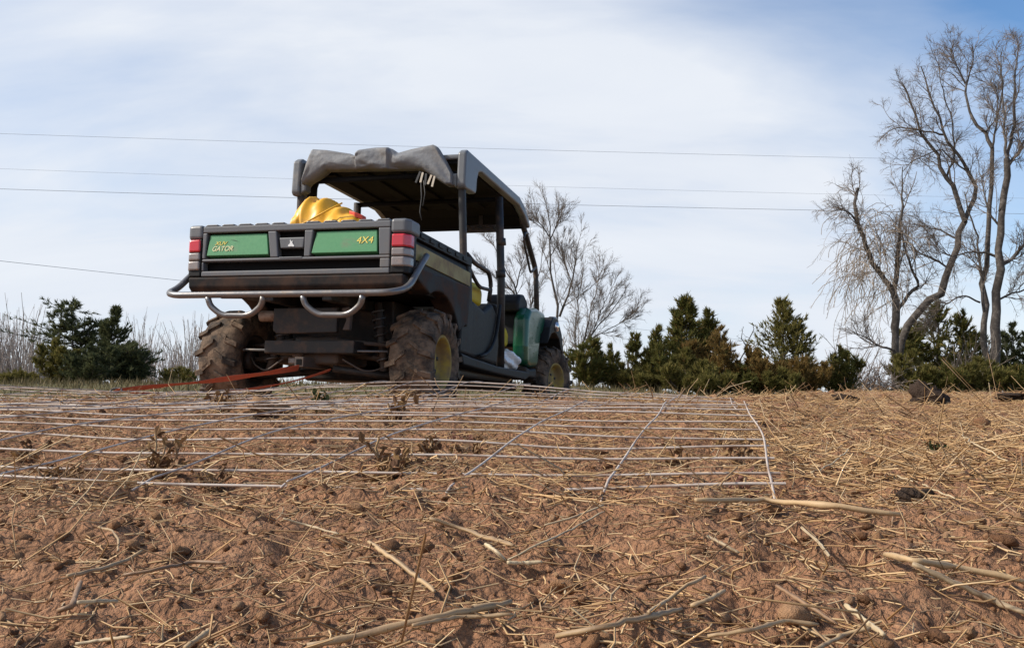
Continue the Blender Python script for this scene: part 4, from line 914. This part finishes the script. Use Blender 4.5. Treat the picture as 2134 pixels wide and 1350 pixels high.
# --- front end: dash, steering wheel, fenders, hood
MB().prism([(2.45, 0.60), (2.95, 0.60), (2.95, 0.98), (2.70, 1.01), (2.50, 0.92)], 'x', -0.60, 0.60).build('dashboard', 'black_plastic', veh, 0.05, 4)
MB().prism([(2.40, 0.90), (2.74, 0.98), (2.72, 1.04), (2.60, 1.085), (2.46, 1.07), (2.39, 0.99)], 'x', 0.30, 0.60).build('dash_cowl', 'black_plastic', veh, 0.04, 4)
MB().tube([(-0.31 + 0.18 * math.cos(a), 2.36 + 0.07 * math.sin(a), 1.02 + 0.165 * math.sin(a)) for a in np.linspace(0, 6.283, 33)], 0.014, 8, False).tube([(-0.31, 2.36, 1.02), (-0.31, 2.6, 0.88)], 0.02, 8).build('steering_wheel', 'black_plastic', veh)
for s in (-1, 1):
    # green front fender: curved outside skin
    V = []; prof = [(2.36, 0.44), (2.34, 0.60), (2.36, 0.86), (2.46, 0.945), (2.72, 0.975), (2.98, 0.965), (3.04, 0.93), (2.98, 0.78), (2.86, 0.72), (2.80, 0.58), (2.76, 0.44), (2.50, 0.42)]
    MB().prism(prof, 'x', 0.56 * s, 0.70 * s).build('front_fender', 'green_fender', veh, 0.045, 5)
    MB().prism([(2.36, 0.33), (2.37, 0.425), (2.50, 0.405), (2.745, 0.425), (2.73, 0.33)], 'x', 0.57 * s, 0.69 * s).build('fender_foot', 'black_plastic', veh, 0.02, 3)
    flare = [(2.86, 0.66), (2.90, 0.70), (3.0, 0.76), (3.16, 0.79), (3.34, 0.74), (3.46, 0.62), (3.55, 0.64), (3.46, 0.80), (3.28, 0.92), (3.06, 0.925), (2.94, 0.82)]
    fl = MB().prism(flare, 'x', 0.52 * s, 0.765 * s).build('fender_flare', 'black_plastic', veh, 0.02, 3)
    MB().lathe([(0.0, 0.045), (s * 0.02, 0.045), (s * 0.028, 0.03), (s * 0.03, 0.0)], (0.766 * s, 3.18, 0.845), 14).build('side_lamp', 'lamp_chrome', fl)
    MB().tube(fillet([(0.70 * s, 3.20, 0.93), (0.72 * s, 3.42, 0.95), (0.70 * s, 3.58, 0.80), (0.66 * s, 3.60, 0.50)], 0.08), 0.017, 8).build('brush_guard', 'bumper_tube', veh)
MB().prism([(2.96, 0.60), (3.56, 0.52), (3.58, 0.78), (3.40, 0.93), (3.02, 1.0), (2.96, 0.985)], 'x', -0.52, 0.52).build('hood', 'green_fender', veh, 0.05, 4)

# --- yellow ridged plastic sack lying in the cargo box
surf('yellow_plastic', (0.76, 0.37, 0.018), 0.42, 0.18, (0.45, 0.25, 0.06), 8, spec=0.45)
surf('red_print', (0.60, 0.06, 0.03), 0.5, None)
def sack():
    # spine runs from the raised left end down to the right; cross rings with pleats
    nS, nV = 100, 64; V = []
    sx = [0, 0.08, 0.25, 0.5, 0.75, 1.0]
    cx = [-0.30, -0.29, -0.20, -0.03, 0.12, 0.25]; cz = [1.02, 1.06, 1.07, 1.03, 0.99, 0.955]
    hh = [0.06, 0.27, 0.335, 0.335, 0.300, 0.24]; hx = [0.02, 0.05, 0.06, 0.05, 0.04, 0.01]
    for i in range(nS):
        s = i / (nS - 1); X, Z, H = np.interp(s, sx, cx), np.interp(s, sx, cz), np.interp(s, sx, hh)
        H *= 1 + 0.06 * math.sin(s * 34 + 0.4) * (1 - sst(0.45, 0.7, s)); ln = 0.25 * (1 - s)
        for j in range(nV):
            a = 2 * math.pi * j / nV; c, q = math.cos(a), math.sin(a)
            f = 0.012 * math.sin(3 * a + s * 9) + 0.012 * float(vn(s * 6, a * 1.5, 61)) + 0.006 * float(vn(s * 14, a * 4, 62)) - 0.014 * max(0.0, 0.3 - abs(float(vn(s * 7 + a, a * 1.3 - s * 4, 63)))) / 0.3
            zz_ = Z + (H + f) * math.copysign(abs(q) ** 0.8, q)
            V.append((X + ln * (0.30 * (zz_ - Z)) , 0.10 + (0.24 + f) * math.copysign(abs(c) ** 0.8, c) * min(1, 0.25 + s * 6), max(zz_, 0.815 + 0.004 * (j % 2))))
    F = [(i * nV + j, i * nV + (j + 1) % nV, (i + 1) * nV + (j + 1) % nV, (i + 1) * nV + j) for i in range(nS - 1) for j in range(nV)]
    F += [tuple(range(nV)), tuple(range((nS - 1) * nV, nS * nV))[::-1]]
    return V, F
VR = VM.to_3x3().to_4x4()
bag = empty('yellow_sack'); bag.matrix_world = VM
tag(bag, 'pleated yellow plastic sack with a red patch lying in the cargo box', 'sack')
V_, F_ = sack(); MB().add(V_, F_, True).build('body', 'yellow_plastic', bag)
pt = [(0.10, -0.05), (0.15, -0.075), (0.20, -0.06), (0.19, 0.02), (0.12, 0.03)]
g = MB(); pv = []
for (dx, dy) in pt: pv.append((dx, 0.03 + dy, 1.300 - 0.36 * (dx - 0.10)))
g.add(pv + [(p[0], p[1] + 0.002, p[2] - 0.03) for p in pv], [(0, 1, 2, 3, 4)] + [(i, (i + 1) % 5, 5 + (i + 1) % 5, 5 + i) for i in range(5)]); g.build('red_patch', 'red_print', bag, 0.004)
MB().tube(fillet([(-0.22, -0.155, 1.17), (-0.12, -0.165, 1.20), (0.00, -0.135, 1.275), (0.08, -0.08, 1.335)], 0.05), 0.006, 6).build('cord', 'yellow_plastic', bag)
# --- crumpled white bag on the cab floor
surf('white_film', (0.82, 0.82, 0.82), 0.35, None, spec=0.5)
bv, bf = ico(4); k = np.random.default_rng(5)
dsp = 1 + 0.10 * np.sin(bv @ k.normal(0, 5, (3, 5)) + k.random(5) * 6).sum(1) * 0.6
P = bv * dsp[:, None] * np.array([0.10, 0.19, 0.095]) + np.array([0.58, 2.08, 0.46]); P[:, 2] = np.maximum(P[:, 2], 0.377)
P[:, 2] += np.maximum(0, bv[:, 1] + 0.2) * 0.0
wb_ = link('white_bag', mesh_np('white_bag', P, bf), MATS['white_film']); wb_.matrix_world = VM
tag(wb_, 'crumpled white plastic bag on the cab floor beside the green fender', 'bag')

# ---------------------------------------------------------------- dragged wire panels
HD = R(12.7); hv = np.array([math.sin(HD), math.cos(HD)]); lv = np.array([-math.cos(R(6.0)), math.sin(R(6.0))])   # forward, leftwards
def panel(name, label, corner, rows, ncross, step, zf, seed, over=0.0, wr=0.0019):
    rng = np.random.default_rng(seed); root = empty(name, (corner[0], corner[1], float(base_h(*corner))))
    off = np.array(root.location); Wd = step * (ncross - 1)
    def P3(s, t):
        x = corner[0] + lv[0] * s + hv[0] * t; y = corner[1] + lv[1] * s + hv[1] * t
        return np.stack([x, y, base_h(x, y) + zf(s, t, x, y)], -1)
    for r_i, t in enumerate(rows):
        s = np.linspace(-0.007, Wd + 0.02, 90); tt = t + 0.006 * vn(s * 2.3 + r_i * 9, s * 0, seed) + 0.012 * vn(s * 0.7 + r_i * 5, s * 0, seed + 1)
        P = P3(s, tt); P[:, 2] += 0.004 * vn(s * 3, s * 0 + r_i * 7.7, seed + 3)
        V, F = tubes(P[None], np.full((1, 90), wr), 5); link('line_wire', mesh_np('line_wire', V - off, F, True), MATS['wire_steel'], root)
    for k in range(ncross):
        s0 = k * step; t = np.linspace(rows[0] - over * rng.uniform(0.3, 1.0), rows[-1] + 0.012, 26)
        ss = s0 + 0.010 * vn(t * 2.1 + k * 3.3, t * 0, seed + 5); P = P3(ss, t); P[:, 2] += 0.0055
        P[:, 2] -= 0.9 * np.maximum(0, rows[0] - t) * 0.35
        V, F = tubes(P[None], np.full((1, 26), wr * 0.85), 5); link('cross_wire', mesh_np('cross_wire', V - off, F, True), MATS['wire_steel'], root)
    tag(root, label, 'wire panel'); return root
zA = lambda s, t, x, y: 0.035 + 0.013 * vn(s * 1.3, t * 1.5, 71) + 0.006 * vn(s * 4, t * 3, 72) + 0.012 * sst(0.0, 0.4, t)
panel('wire_panel', 'nearer rusty welded wire mesh panel with its bare right edge on the soil', (0.312, 1.07), [0.0, 0.095, 0.21, 0.33, 0.45, 0.58, 0.72, 0.87, 1.02, 1.17], 24, 0.195, zA, 5, 0.09)
zB = lambda s, t, x, y: 0.024 + 0.010 * vn(s * 1.1, t * 1.5, 73) + 0.004 * vn(s * 4, t * 3, 74) + (0.050 * np.exp(-((x + 0.42) / 0.75) ** 2) + 0.040 * np.exp(-((x + 2.2) / 0.5) ** 2)) * sst(0.2, 1.15, t)
panel('wire_panel', 'farther wire mesh panel arching over the rise, tied to the orange strap', (0.60, 2.42), [0.0, 0.10, 0.21, 0.33, 0.46, 0.60, 0.75, 0.91, 1.07, 1.22], 24, 0.2, zB, 6)

# ---------------------------------------------------------------- tow strap
surf('orange_webbing', (0.42, 0.085, 0.04), 0.65, 0.25, (0.40, 0.16, 0.09), 25, spec=0.3)
h3 = VM @ Vector((-0.02, -0.37, 0.27)); h3b = VM @ Vector((0.16, -0.31, 0.262))
tx, ty = -1.60, 3.68; e3 = Vector((tx, ty, float(base_h(tx, ty)) + 0.045))
def ribbon(name, pts, w, tw, parent):
    P = np.array([tuple(p) for p in pts]); n = len(P); T = unit(np.gradient(P, axis=0)); V = []
    for i in range(n):
        a = tw[0] + (tw[1] - tw[0]) * i / (n - 1) + 0.25 * math.sin(i * 0.9)
        side = np.cross(T[i], [0, 0, 1]); side /= np.linalg.norm(side); up = np.cross(side, T[i])
        d = math.cos(a) * side + math.sin(a) * up; nn = np.cross(d, T[i]) * 0.0012
        for q in (P[i] - d * w / 2 - nn, P[i] + d * w / 2 - nn, P[i] + d * w / 2 + nn, P[i] - d * w / 2 + nn): V.append(q)
    F = [(i * 4 + j, i * 4 + (j + 1) % 4, (i + 1) * 4 + (j + 1) % 4, (i + 1) * 4 + j) for i in range(n - 1) for j in range(4)] + [(0, 1, 2, 3), tuple((n - 1) * 4 + j for j in (3, 2, 1, 0))]
    me = bpy.data.meshes.new(name); me.from_pydata([tuple(v) for v in V], [], F); me.update(); return link(name, me, MATS['orange_webbing'], parent)
strap = empty('tow_strap'); tag(strap, 'frayed orange webbing strap tying the vehicle hitch to the wire panel', 'strap')
def lerp3(a, b, t, sag=0.0): return a + (b - a) * t - Vector((0, 0, sag * 4 * t * (1 - t)))
ribbon('webbing', [lerp3(e3, h3, t, 0.012) for t in np.linspace(0, 1, 18)], 0.034, (0.3, 1.15), strap)
ribbon('webbing', [lerp3(e3 + Vector((0.05, 0.03, -0.012)), h3b, t, 0.05) for t in np.linspace(0, 1, 18)], 0.018, (0.2, 0.9), strap)
MB().tube([(e3.x + 0.022 * math.cos(a), e3.y - 0.005 + 0.012 * math.sin(a), e3.z - 0.004 + 0.010 * math.sin(a)) for a in np.linspace(0, 6.283, 17)], 0.004, 8, False).build('hook', 'axle_steel', strap)

# ---------------------------------------------------------------- weeds and lumps caught in the mesh
def weed(name, label, px, py, D, size, n, mat, seed, cat='weed', h=1.0, lift=0.0):
    rng = np.random.default_rng(seed); c = at(px, py, D); z0 = float(gh(c[0], D)); root = empty(name, (c[0], D, z0))
    P = [np.zeros((n, 3)) + rng.normal(0, size * 0.08, (n, 3)) * np.array([1, 1, 0.2])]; d = unit(rng.normal(0, 0.8, (n, 3)) + np.array([0, 0, h])); L = size * rng.uniform(0.5, 1.1, n)
    for k in range(4): d = unit(d + rng.normal(0, 0.25, d.shape)); P.append(P[-1] + d * (L / 4)[:, None])
    P = np.stack(P, 1); V, F = tubes(P, np.full((n, 5), 0.0012 + size * 0.008), 4); link('stems', mesh_np('stems', V, F, True), MATS['straw_dull'], root)
    m = 7; rep = np.repeat(np.arange(n), m); kk = rng.integers(1, 5, len(rep)); p = P[rep, kk] + rng.normal(0, size * 0.06, (len(rep), 3)); dd = unit(rng.normal(0, 1, p.shape)); l = size * rng.uniform(0.14, 0.34, len(rep))
    w = unit(np.cross(dd, rng.normal(0, 1, p.shape))) * (l * 0.32)[:, None]; nn = np.cross(dd, w) * 0.5
    V = np.stack([p, p + dd * (l * 0.35)[:, None] + w, p + dd * (l * 0.75)[:, None] + w * 0.7 + nn, p + dd * l[:, None], p + dd * (l * 0.7)[:, None] - w * 0.7 + nn, p + dd * (l * 0.35)[:, None] - w], 1).reshape(-1, 3)
    V[:, 2] = np.maximum(V[:, 2], 0.0); i = np.arange(len(rep)) * 6
    F = np.concatenate([np.stack([i, i + 1, i + 2, i + 3], -1), np.stack([i, i + 3, i + 4, i + 5], -1)])
    link('leaves', mesh_np('leaves', V, F), MATS[mat], root); tag(root, label, cat); return root
weed('leafy_weed', 'dark green leafy weed poking through the far wire panel', 672, 852, 3.0, 0.085, 22, 'weed_green', 501)
weed('dry_weed', 'golden-brown dried weed head standing in the mesh right of centre', 822, 902, 2.15, 0.085, 12, 'weed_brown', 502, h=1.8)
weed('dry_weed', 'small reddish dried leaf tuft on the near wire panel', 970, 932, 1.85, 0.04, 8, 'weed_red', 503)
weed('dry_weed', 'dark brown withered plant at the near edge of the mesh', 806, 1030, 1.27, 0.065, 12, 'weed_brown', 504, h=1.6)
weed('dry_weed', 'brown withered tuft by the near wire, left side', 330, 1030, 1.30, 0.06, 12, 'weed_brown', 505)
weed('dry_weed', 'small brown tuft in front of the near wire at far left', 125, 1050, 1.25, 0.05, 9, 'weed_brown', 506)
weed('dry_weed', 'tan dried tuft inside the right corner of the near panel', 1545, 985, 1.5, 0.055, 9, 'weed_brown', 507)
weed('dry_weed', 'brown tuft near the far edge of the mesh, left of the strap', 322, 822, 3.6, 0.055, 9, 'weed_brown', 508)
weed('dry_weed', 'low green seedling tuft on the straw field at right', 1945, 972, 1.75, 0.035, 14, 'weed_green', 509)
weed('dry_weed', 'brown dried tuft below the wires near the middle', 985, 965, 1.62, 0.045, 8, 'weed_brown', 510)

weed('dry_weed', 'tan dried tuft left of centre in front of the near wire', 440, 1048, 1.22, 0.045, 9, 'weed_brown', 511)
weed('dry_weed', 'golden dried sprig between wires right of centre', 893, 1000, 1.42, 0.04, 7, 'weed_brown', 512, h=1.8)
weed('dry_weed', 'dark withered tuft in the right half of the near panel', 1405, 985, 1.5, 0.05, 9, 'weed_brown', 513)
weed('dry_weed', 'reddish withered tuft in front of the right panel corner', 1545, 1062, 1.15, 0.035, 9, 'weed_red', 514)
weed('dry_weed', 'brown dried tuft on the far mesh beneath the left rear wheel', 470, 872, 2.6, 0.07, 12, 'weed_brown', 515)
weed('dry_weed', 'dark brown dried tuft on the mesh at far left', 60, 945, 1.6, 0.05, 9, 'weed_brown', 516)

def clod(name, label, px, py, D, sx, sz, seed, mat='dark_clod', n=7):
    rng = np.random.default_rng(seed); c = at(px, py, D); z0 = float(gh(c[0], D)); bv, bf = ico(4); Vs, Fs, o = [], [], 0
    for k in range(n):
        kk = rng.normal(0, 2.2, (3, 7)); k2 = rng.normal(0, 7, (3, 7)); k3 = rng.normal(0, 17, (3, 7))
        dsp = 1 + 0.11 * np.sin(bv @ kk + rng.random(7) * 6).sum(1) + 0.07 * np.sin(bv @ k2 + rng.random(7) * 6).sum(1) + 0.035 * np.sin(bv @ k3 + rng.random(7) * 6).sum(1)
        f = 1.0 if k == 0 else rng.uniform(0.25, 0.6)
        P = bv * dsp[:, None] * np.array([sx, sx, sz]) * f * 0.5
        P += np.array([0, 0, sz * 0.25]) if k == 0 else np.array([np.clip(rng.normal(0, sx * 0.4), -0.42 * sx, 0.42 * sx), np.clip(rng.normal(0, sx * 0.3), -0.35 * sx, 0.35 * sx), sz * 0.1 * f])
        Vs.append(P); Fs.append(bf + o); o += len(bv)
    ob = link(name, mesh_np(name, np.concatenate(Vs), np.concatenate(Fs), True), MATS[mat]); ob.location = (c[0], D, z0); tag(ob, label, 'clod'); return ob
clod('dark_clod', 'large dark wet clod standing tall on the straw field, far right', 1932, 858, 3.35, 0.125, 0.105, 601, n=9)
clod('dark_clod', 'low dark clod on the field crest left of the tall clod', 1755, 842, 4.3, 0.10, 0.05, 602)
clod('dark_clod', 'small dark clod at the right edge of the field crest', 2110, 842, 4.2, 0.13, 0.03, 603)
clod('dark_clod', 'dark clod beside the long stalk, right of the near panel', 1905, 1066, 1.13, 0.035, 0.026, 604, n=8)
clod('soil_lump', 'weathered brown lump of turf lying on the far mesh, left of centre', 548, 872, 2.45, 0.11, 0.04, 606, 'clod', 14)

# ---------------------------------------------------------------- single stalks one can point at
def stalk(label, pxs, D0, r, mat, seed, lift=0.008, D1=None, name='straw_stalk'):
    r = r * 0.47
    rng = np.random.default_rng(seed); pts = []
    for i, (px, py) in enumerate(pxs):
        # follow the pixel's ray down to the tilled ground
        d = D0
        if D1 is None:
            ds = np.linspace(0.45, 9, 1500); rr = ray(px, py); zz_ = CAMZ + rr[2] / rr[1] * ds; xx_ = rr[0] / rr[1] * ds
            hit = np.where(zz_ < gh(xx_, ds) + lift + 0.004)[0]; d = ds[hit[0]] if len(hit) else D0
        else: d = D0 + (D1 - D0) * i / (len(pxs) - 1)
        pts.append(at(px, py, d))
    K = 16; P = resample(pts, K); L = np.linalg.norm(P[-1] - P[0]); P[1:-1] += rng.normal(0, 0.003 * L, (K - 2, 3)); P[:, 2] += np.maximum(0, (gh(P[:, 0], P[:, 1]) + 0.6 * r - P[:, 2]).max()) * 0.5
    rr = r * (1 + rng.normal(0, 0.10, K)); rr[rng.integers(3, 12)] *= 1.3; rr[0] *= 0.9; rr[-1] *= 0.7
    P = np.concatenate([P[:1], P, P[-1:]]); rr = np.r_[0.0001, rr, 0.0001]; P[0] = P[1] - (P[2] - P[1]) * 0.02; P[-1] = P[-2] + (P[-2] - P[-3]) * 0.02
    c = P.mean(0); V, F = tubes((P - c)[None], rr[None], 9); me = mesh_np(name, V, F, True)
    kn = np.zeros(len(P)); kn[rng.integers(4, 13)] = 0.6; sv = np.clip(rng.uniform(-0.5, 0.75, 9)[None, :] + rng.normal(0, 0.12, (len(P), 9)) + kn[:, None], 0, 0.9)
    me.attributes.new('streak', 'FLOAT', 'POINT').data.foreach_set('value', sv.ravel().astype(np.float32)); o = link(name, me, MATS[mat]); o.location = tuple(c); tag(o, label, 'stalk'); return o
SP = [
 ('thick tan stalk entering from the right edge above the pale stalk', [(1845, 1155), (1900, 1166), (2000, 1182), (2140, 1212)], 0.0052, 'stalk_tan'),
 ('thick pale stalk slanting down to the right edge', [(1902, 1174), (1990, 1215), (2070, 1250), (2140, 1278)], 0.0048, 'stalk_pale'),
 ('short pale stalk piece low at the right, above the bottom edge', [(1762, 1260), (1800, 1290), (1842, 1322)], 0.0036, 'stalk_pale'),
 ('long tan stalk lying off the right corner of the near panel', [(1450, 1042), (1600, 1042), (1720, 1052), (1880, 1072)], 0.0058, 'stalk_tan'),
 ('long tan stalk rising to the right across the bottom centre', [(640, 1350), (760, 1325), (900, 1290), (1065, 1256)], 0.0048, 'stalk_tan'),
 ('second stalk just under the long bottom centre stalk', [(860, 1302), (960, 1284), (1070, 1280)], 0.0028, 'stalk_tan'),
 ('tan stalk slanting down right in the middle of the foreground', [(768, 1128), (815, 1160), (860, 1196), (905, 1232)], 0.0042, 'stalk_tan'),
 ('flattened tan stalk slanting down right above the bent stalk', [(895, 1080), (950, 1096), (1000, 1115), (1070, 1136)], 0.0042, 'stalk_tan'),
 ('short upper arm of the bent pale stalk in the foreground', [(1012, 1134), (1035, 1150), (1053, 1168)], 0.0038, 'stalk_pale'),
 ('short level arm of the bent pale stalk in the foreground', [(1057, 1172), (1095, 1173), (1130, 1170)], 0.0038, 'stalk_pale'),
 ('thin straw rising right from the bent pale stalk', [(1058, 1166), (1130, 1130), (1200, 1098), (1262, 1065)], 0.0020, 'stalk_pale'),
 ('thin straw rising right below the near panel centre', [(1135, 1094), (1190, 1080), (1258, 1052)], 0.0022, 'stalk_pale'),
 ('tan stalk bottom right of centre rising to the right', [(1160, 1325), (1260, 1305), (1350, 1285), (1420, 1268)], 0.0040, 'stalk_tan'),
 ('stalk slanting up right beyond the bottom right of centre stalk', [(1352, 1276), (1390, 1250), (1425, 1222), (1470, 1200)], 0.0030, 'stalk_tan'),
 ('curved pale stem arching in the left foreground', [(140, 1200), (210, 1185), (270, 1165), (298, 1145)], 0.0036, 'stalk_tan'),
 ('brown curved stem right of the arching pale stem', [(258, 1198), (330, 1185), (400, 1170), (470, 1172)], 0.0032, 'stalk_brown'),
 ('pale level straw low at left', [(160, 1255), (205, 1252), (245, 1252)], 0.0030, 'stalk_pale'),
 ('yellowish straw near the bottom left', [(158, 1341), (215, 1333), (272, 1326)], 0.0026, 'stalk_pale'),
 ('tan stalk piece slanting up at the bottom left of centre', [(385, 1350), (410, 1332), (436, 1313)], 0.0036, 'stalk_tan'),
 ('thin curved tan stem bending down in the left foreground', [(205, 1098), (232, 1104), (248, 1125), (245, 1148)], 0.0024, 'stalk_tan'),
 ('dark brown twig stub leaning right at left foreground', [(122, 1272), (150, 1262), (160, 1235), (168, 1212)], 0.0042, 'stalk_brown'),
 ('thin straw slanting down right near the middle left', [(590, 1080), (640, 1094), (705, 1112)], 0.0022, 'stalk_pale'),
 ('thin brown stalk slanting down right in the lower right foreground', [(1618, 1220), (1680, 1258), (1745, 1300)], 0.0030, 'stalk_brown'),
 ('pale straw piece slanting down right, right of centre', [(1475, 1117), (1510, 1135), (1540, 1152)], 0.0030, 'stalk_pale'),
 ('tan stick rising right in the lower right corner area', [(1700, 1352), (1760, 1322), (1815, 1308)], 0.0030, 'stalk_tan'),
 ('pale straw slanting down right among stalks under the long stalk', [(1670, 1098), (1705, 1128), (1728, 1158)], 0.0028, 'stalk_pale'),
 ('thin straw slanting on the open soil left of the dark clod', [(1870, 990), (1925, 1010), (1990, 1038)], 0.0022, 'stalk_pale'),
 ('long straw bending over the straw field at right', [(2000, 905), (2040, 930), (2100, 960)], 0.0026, 'stalk_pale'),
 ('pale forked straw in the straw field right of the panel corner', [(1690, 985), (1735, 965), (1768, 935)], 0.0022, 'stalk_pale'),
 ('tan stalk level with the bottom edge at right of centre', [(1475, 1325), (1560, 1312), (1640, 1292), (1705, 1300)], 0.0030, 'stalk_tan'),
 ('tan stalk slanting up right in the bottom left of the lower right', [(1440, 1262), (1475, 1250), (1510, 1230)], 0.0036, 'stalk_tan'),
]
for i, (lb, p, r, m) in enumerate(SP): stalk(lb, p, 1.0, r, m, 700 + i)
UP = [
 ('upright bent straw standing by the near wire at left', [(248, 1090), (252, 1066), (296, 976)], 1.13, 0.0020, 'stalk_pale'),
 ('upright straw standing on the straw field near the right edge', [(2072, 880), (2066, 840), (2061, 808)], 3.6, 0.0030, 'stalk_pale'),
 ('long straw leaning up against the dark cedars on the crest', [(1490, 826), (1520, 806), (1566, 793)], 4.4, 0.0040, 'stalk_pale'),
 ('short upright straw at the top of the near panel', [(1221, 872), (1219, 858), (1217, 845)], 2.6, 0.0028, 'stalk_pale'),
 ('short straw leaning in the right half of the near panel', [(1484, 976), (1498, 940), (1513, 902)], 1.62, 0.0024, 'stalk_pale'),
 ('upright white straw low in the foreground centre', [(1176, 1294), (1177, 1268), (1178, 1242)], 0.73, 0.0018, 'stalk_pale'),
 ('short upright straw in the lower right of centre', [(1549, 1150), (1555, 1115), (1562, 1082)], 1.02, 0.0018, 'stalk_pale'),
 ('upright red-brown stub near the thick tan stalk', [(1856, 1146), (1860, 1115), (1863, 1090)], 0.92, 0.0024, 'stalk_brown'),
]
for i, (lb, p, D, r, m) in enumerate(UP): stalk(lb, p, D, r, m, 760 + i, D1=D + 0.01)

# ---------------------------------------------------------------- overhead lines
surf('cable', (0.22, 0.24, 0.27), 0.6, None, scale=2)
def cable(label, a, b, Da, Db, r, sag, ext=0.6):
    A, B = at(*a, Da), at(*b, Db); A, B = A - (B - A) * ext * 0.6, B + (B - A) * ext; t = np.linspace(0, 1, 40)[:, None]
    P = A + (B - A) * t; P[:, 2] -= sag * 4 * (t * (1 - t))[:, 0]; c = P.mean(0)
    V, F = tubes((P - c)[None], np.full((1, 40), r), 5); o = link('power_line', mesh_np('power_line', V, F, True), MATS['cable']); o.location = tuple(c); tag(o, label, 'power line', 'overhead lines across the sky'); return A, B
ends = []
ends.append(cable('topmost thin overhead line crossing the sky above the vehicle roof', (0, 272), (1860, 322), 40, 44, 0.007, 0.25))
ends.append(cable('faint middle overhead line crossing the sky at roof height', (0, 345), (1735, 396), 40, 44.5, 0.005, 0.25))
ends.append(cable('boldest overhead line, third from the top, at the vehicle roof', (0, 387), (1735, 430), 40, 44.3, 0.010, 0.25))
ends.append(cable('lowest overhead line sloping down behind the left of the vehicle', (0, 541), (1400, 691), 38, 76, 0.010, 0.1, 0.5))
surf('pole_wood', (0.14, 0.10, 0.07), 0.9, 0.4, scale=6)
for k, lb in ((0, 'wooden utility pole out of view to the left'), (1, 'wooden utility pole out of view to the right')):
    e = [p[k] for p in ends[:3]]; bx, by = float(np.mean([p[0] for p in e])), float(np.mean([p[1] for p in e])); zt = max(p[2] for p in e) + 0.5
    po = empty('utility_pole', (bx, by, float(base_h(bx, by)))); z0 = po.location.z
    MB().tube([(0, 0, -0.2), (0, 0, zt - z0)], [0.17, 0.11], 10).build('shaft', 'pole_wood', po)
    for p in e: MB().tube([(0, 0, p[2] - z0), (p[0] - bx, p[1] - by, p[2] - z0)], 0.05, 6).build('cross_arm', 'pole_wood', po)
    tag(po, lb, 'utility pole')
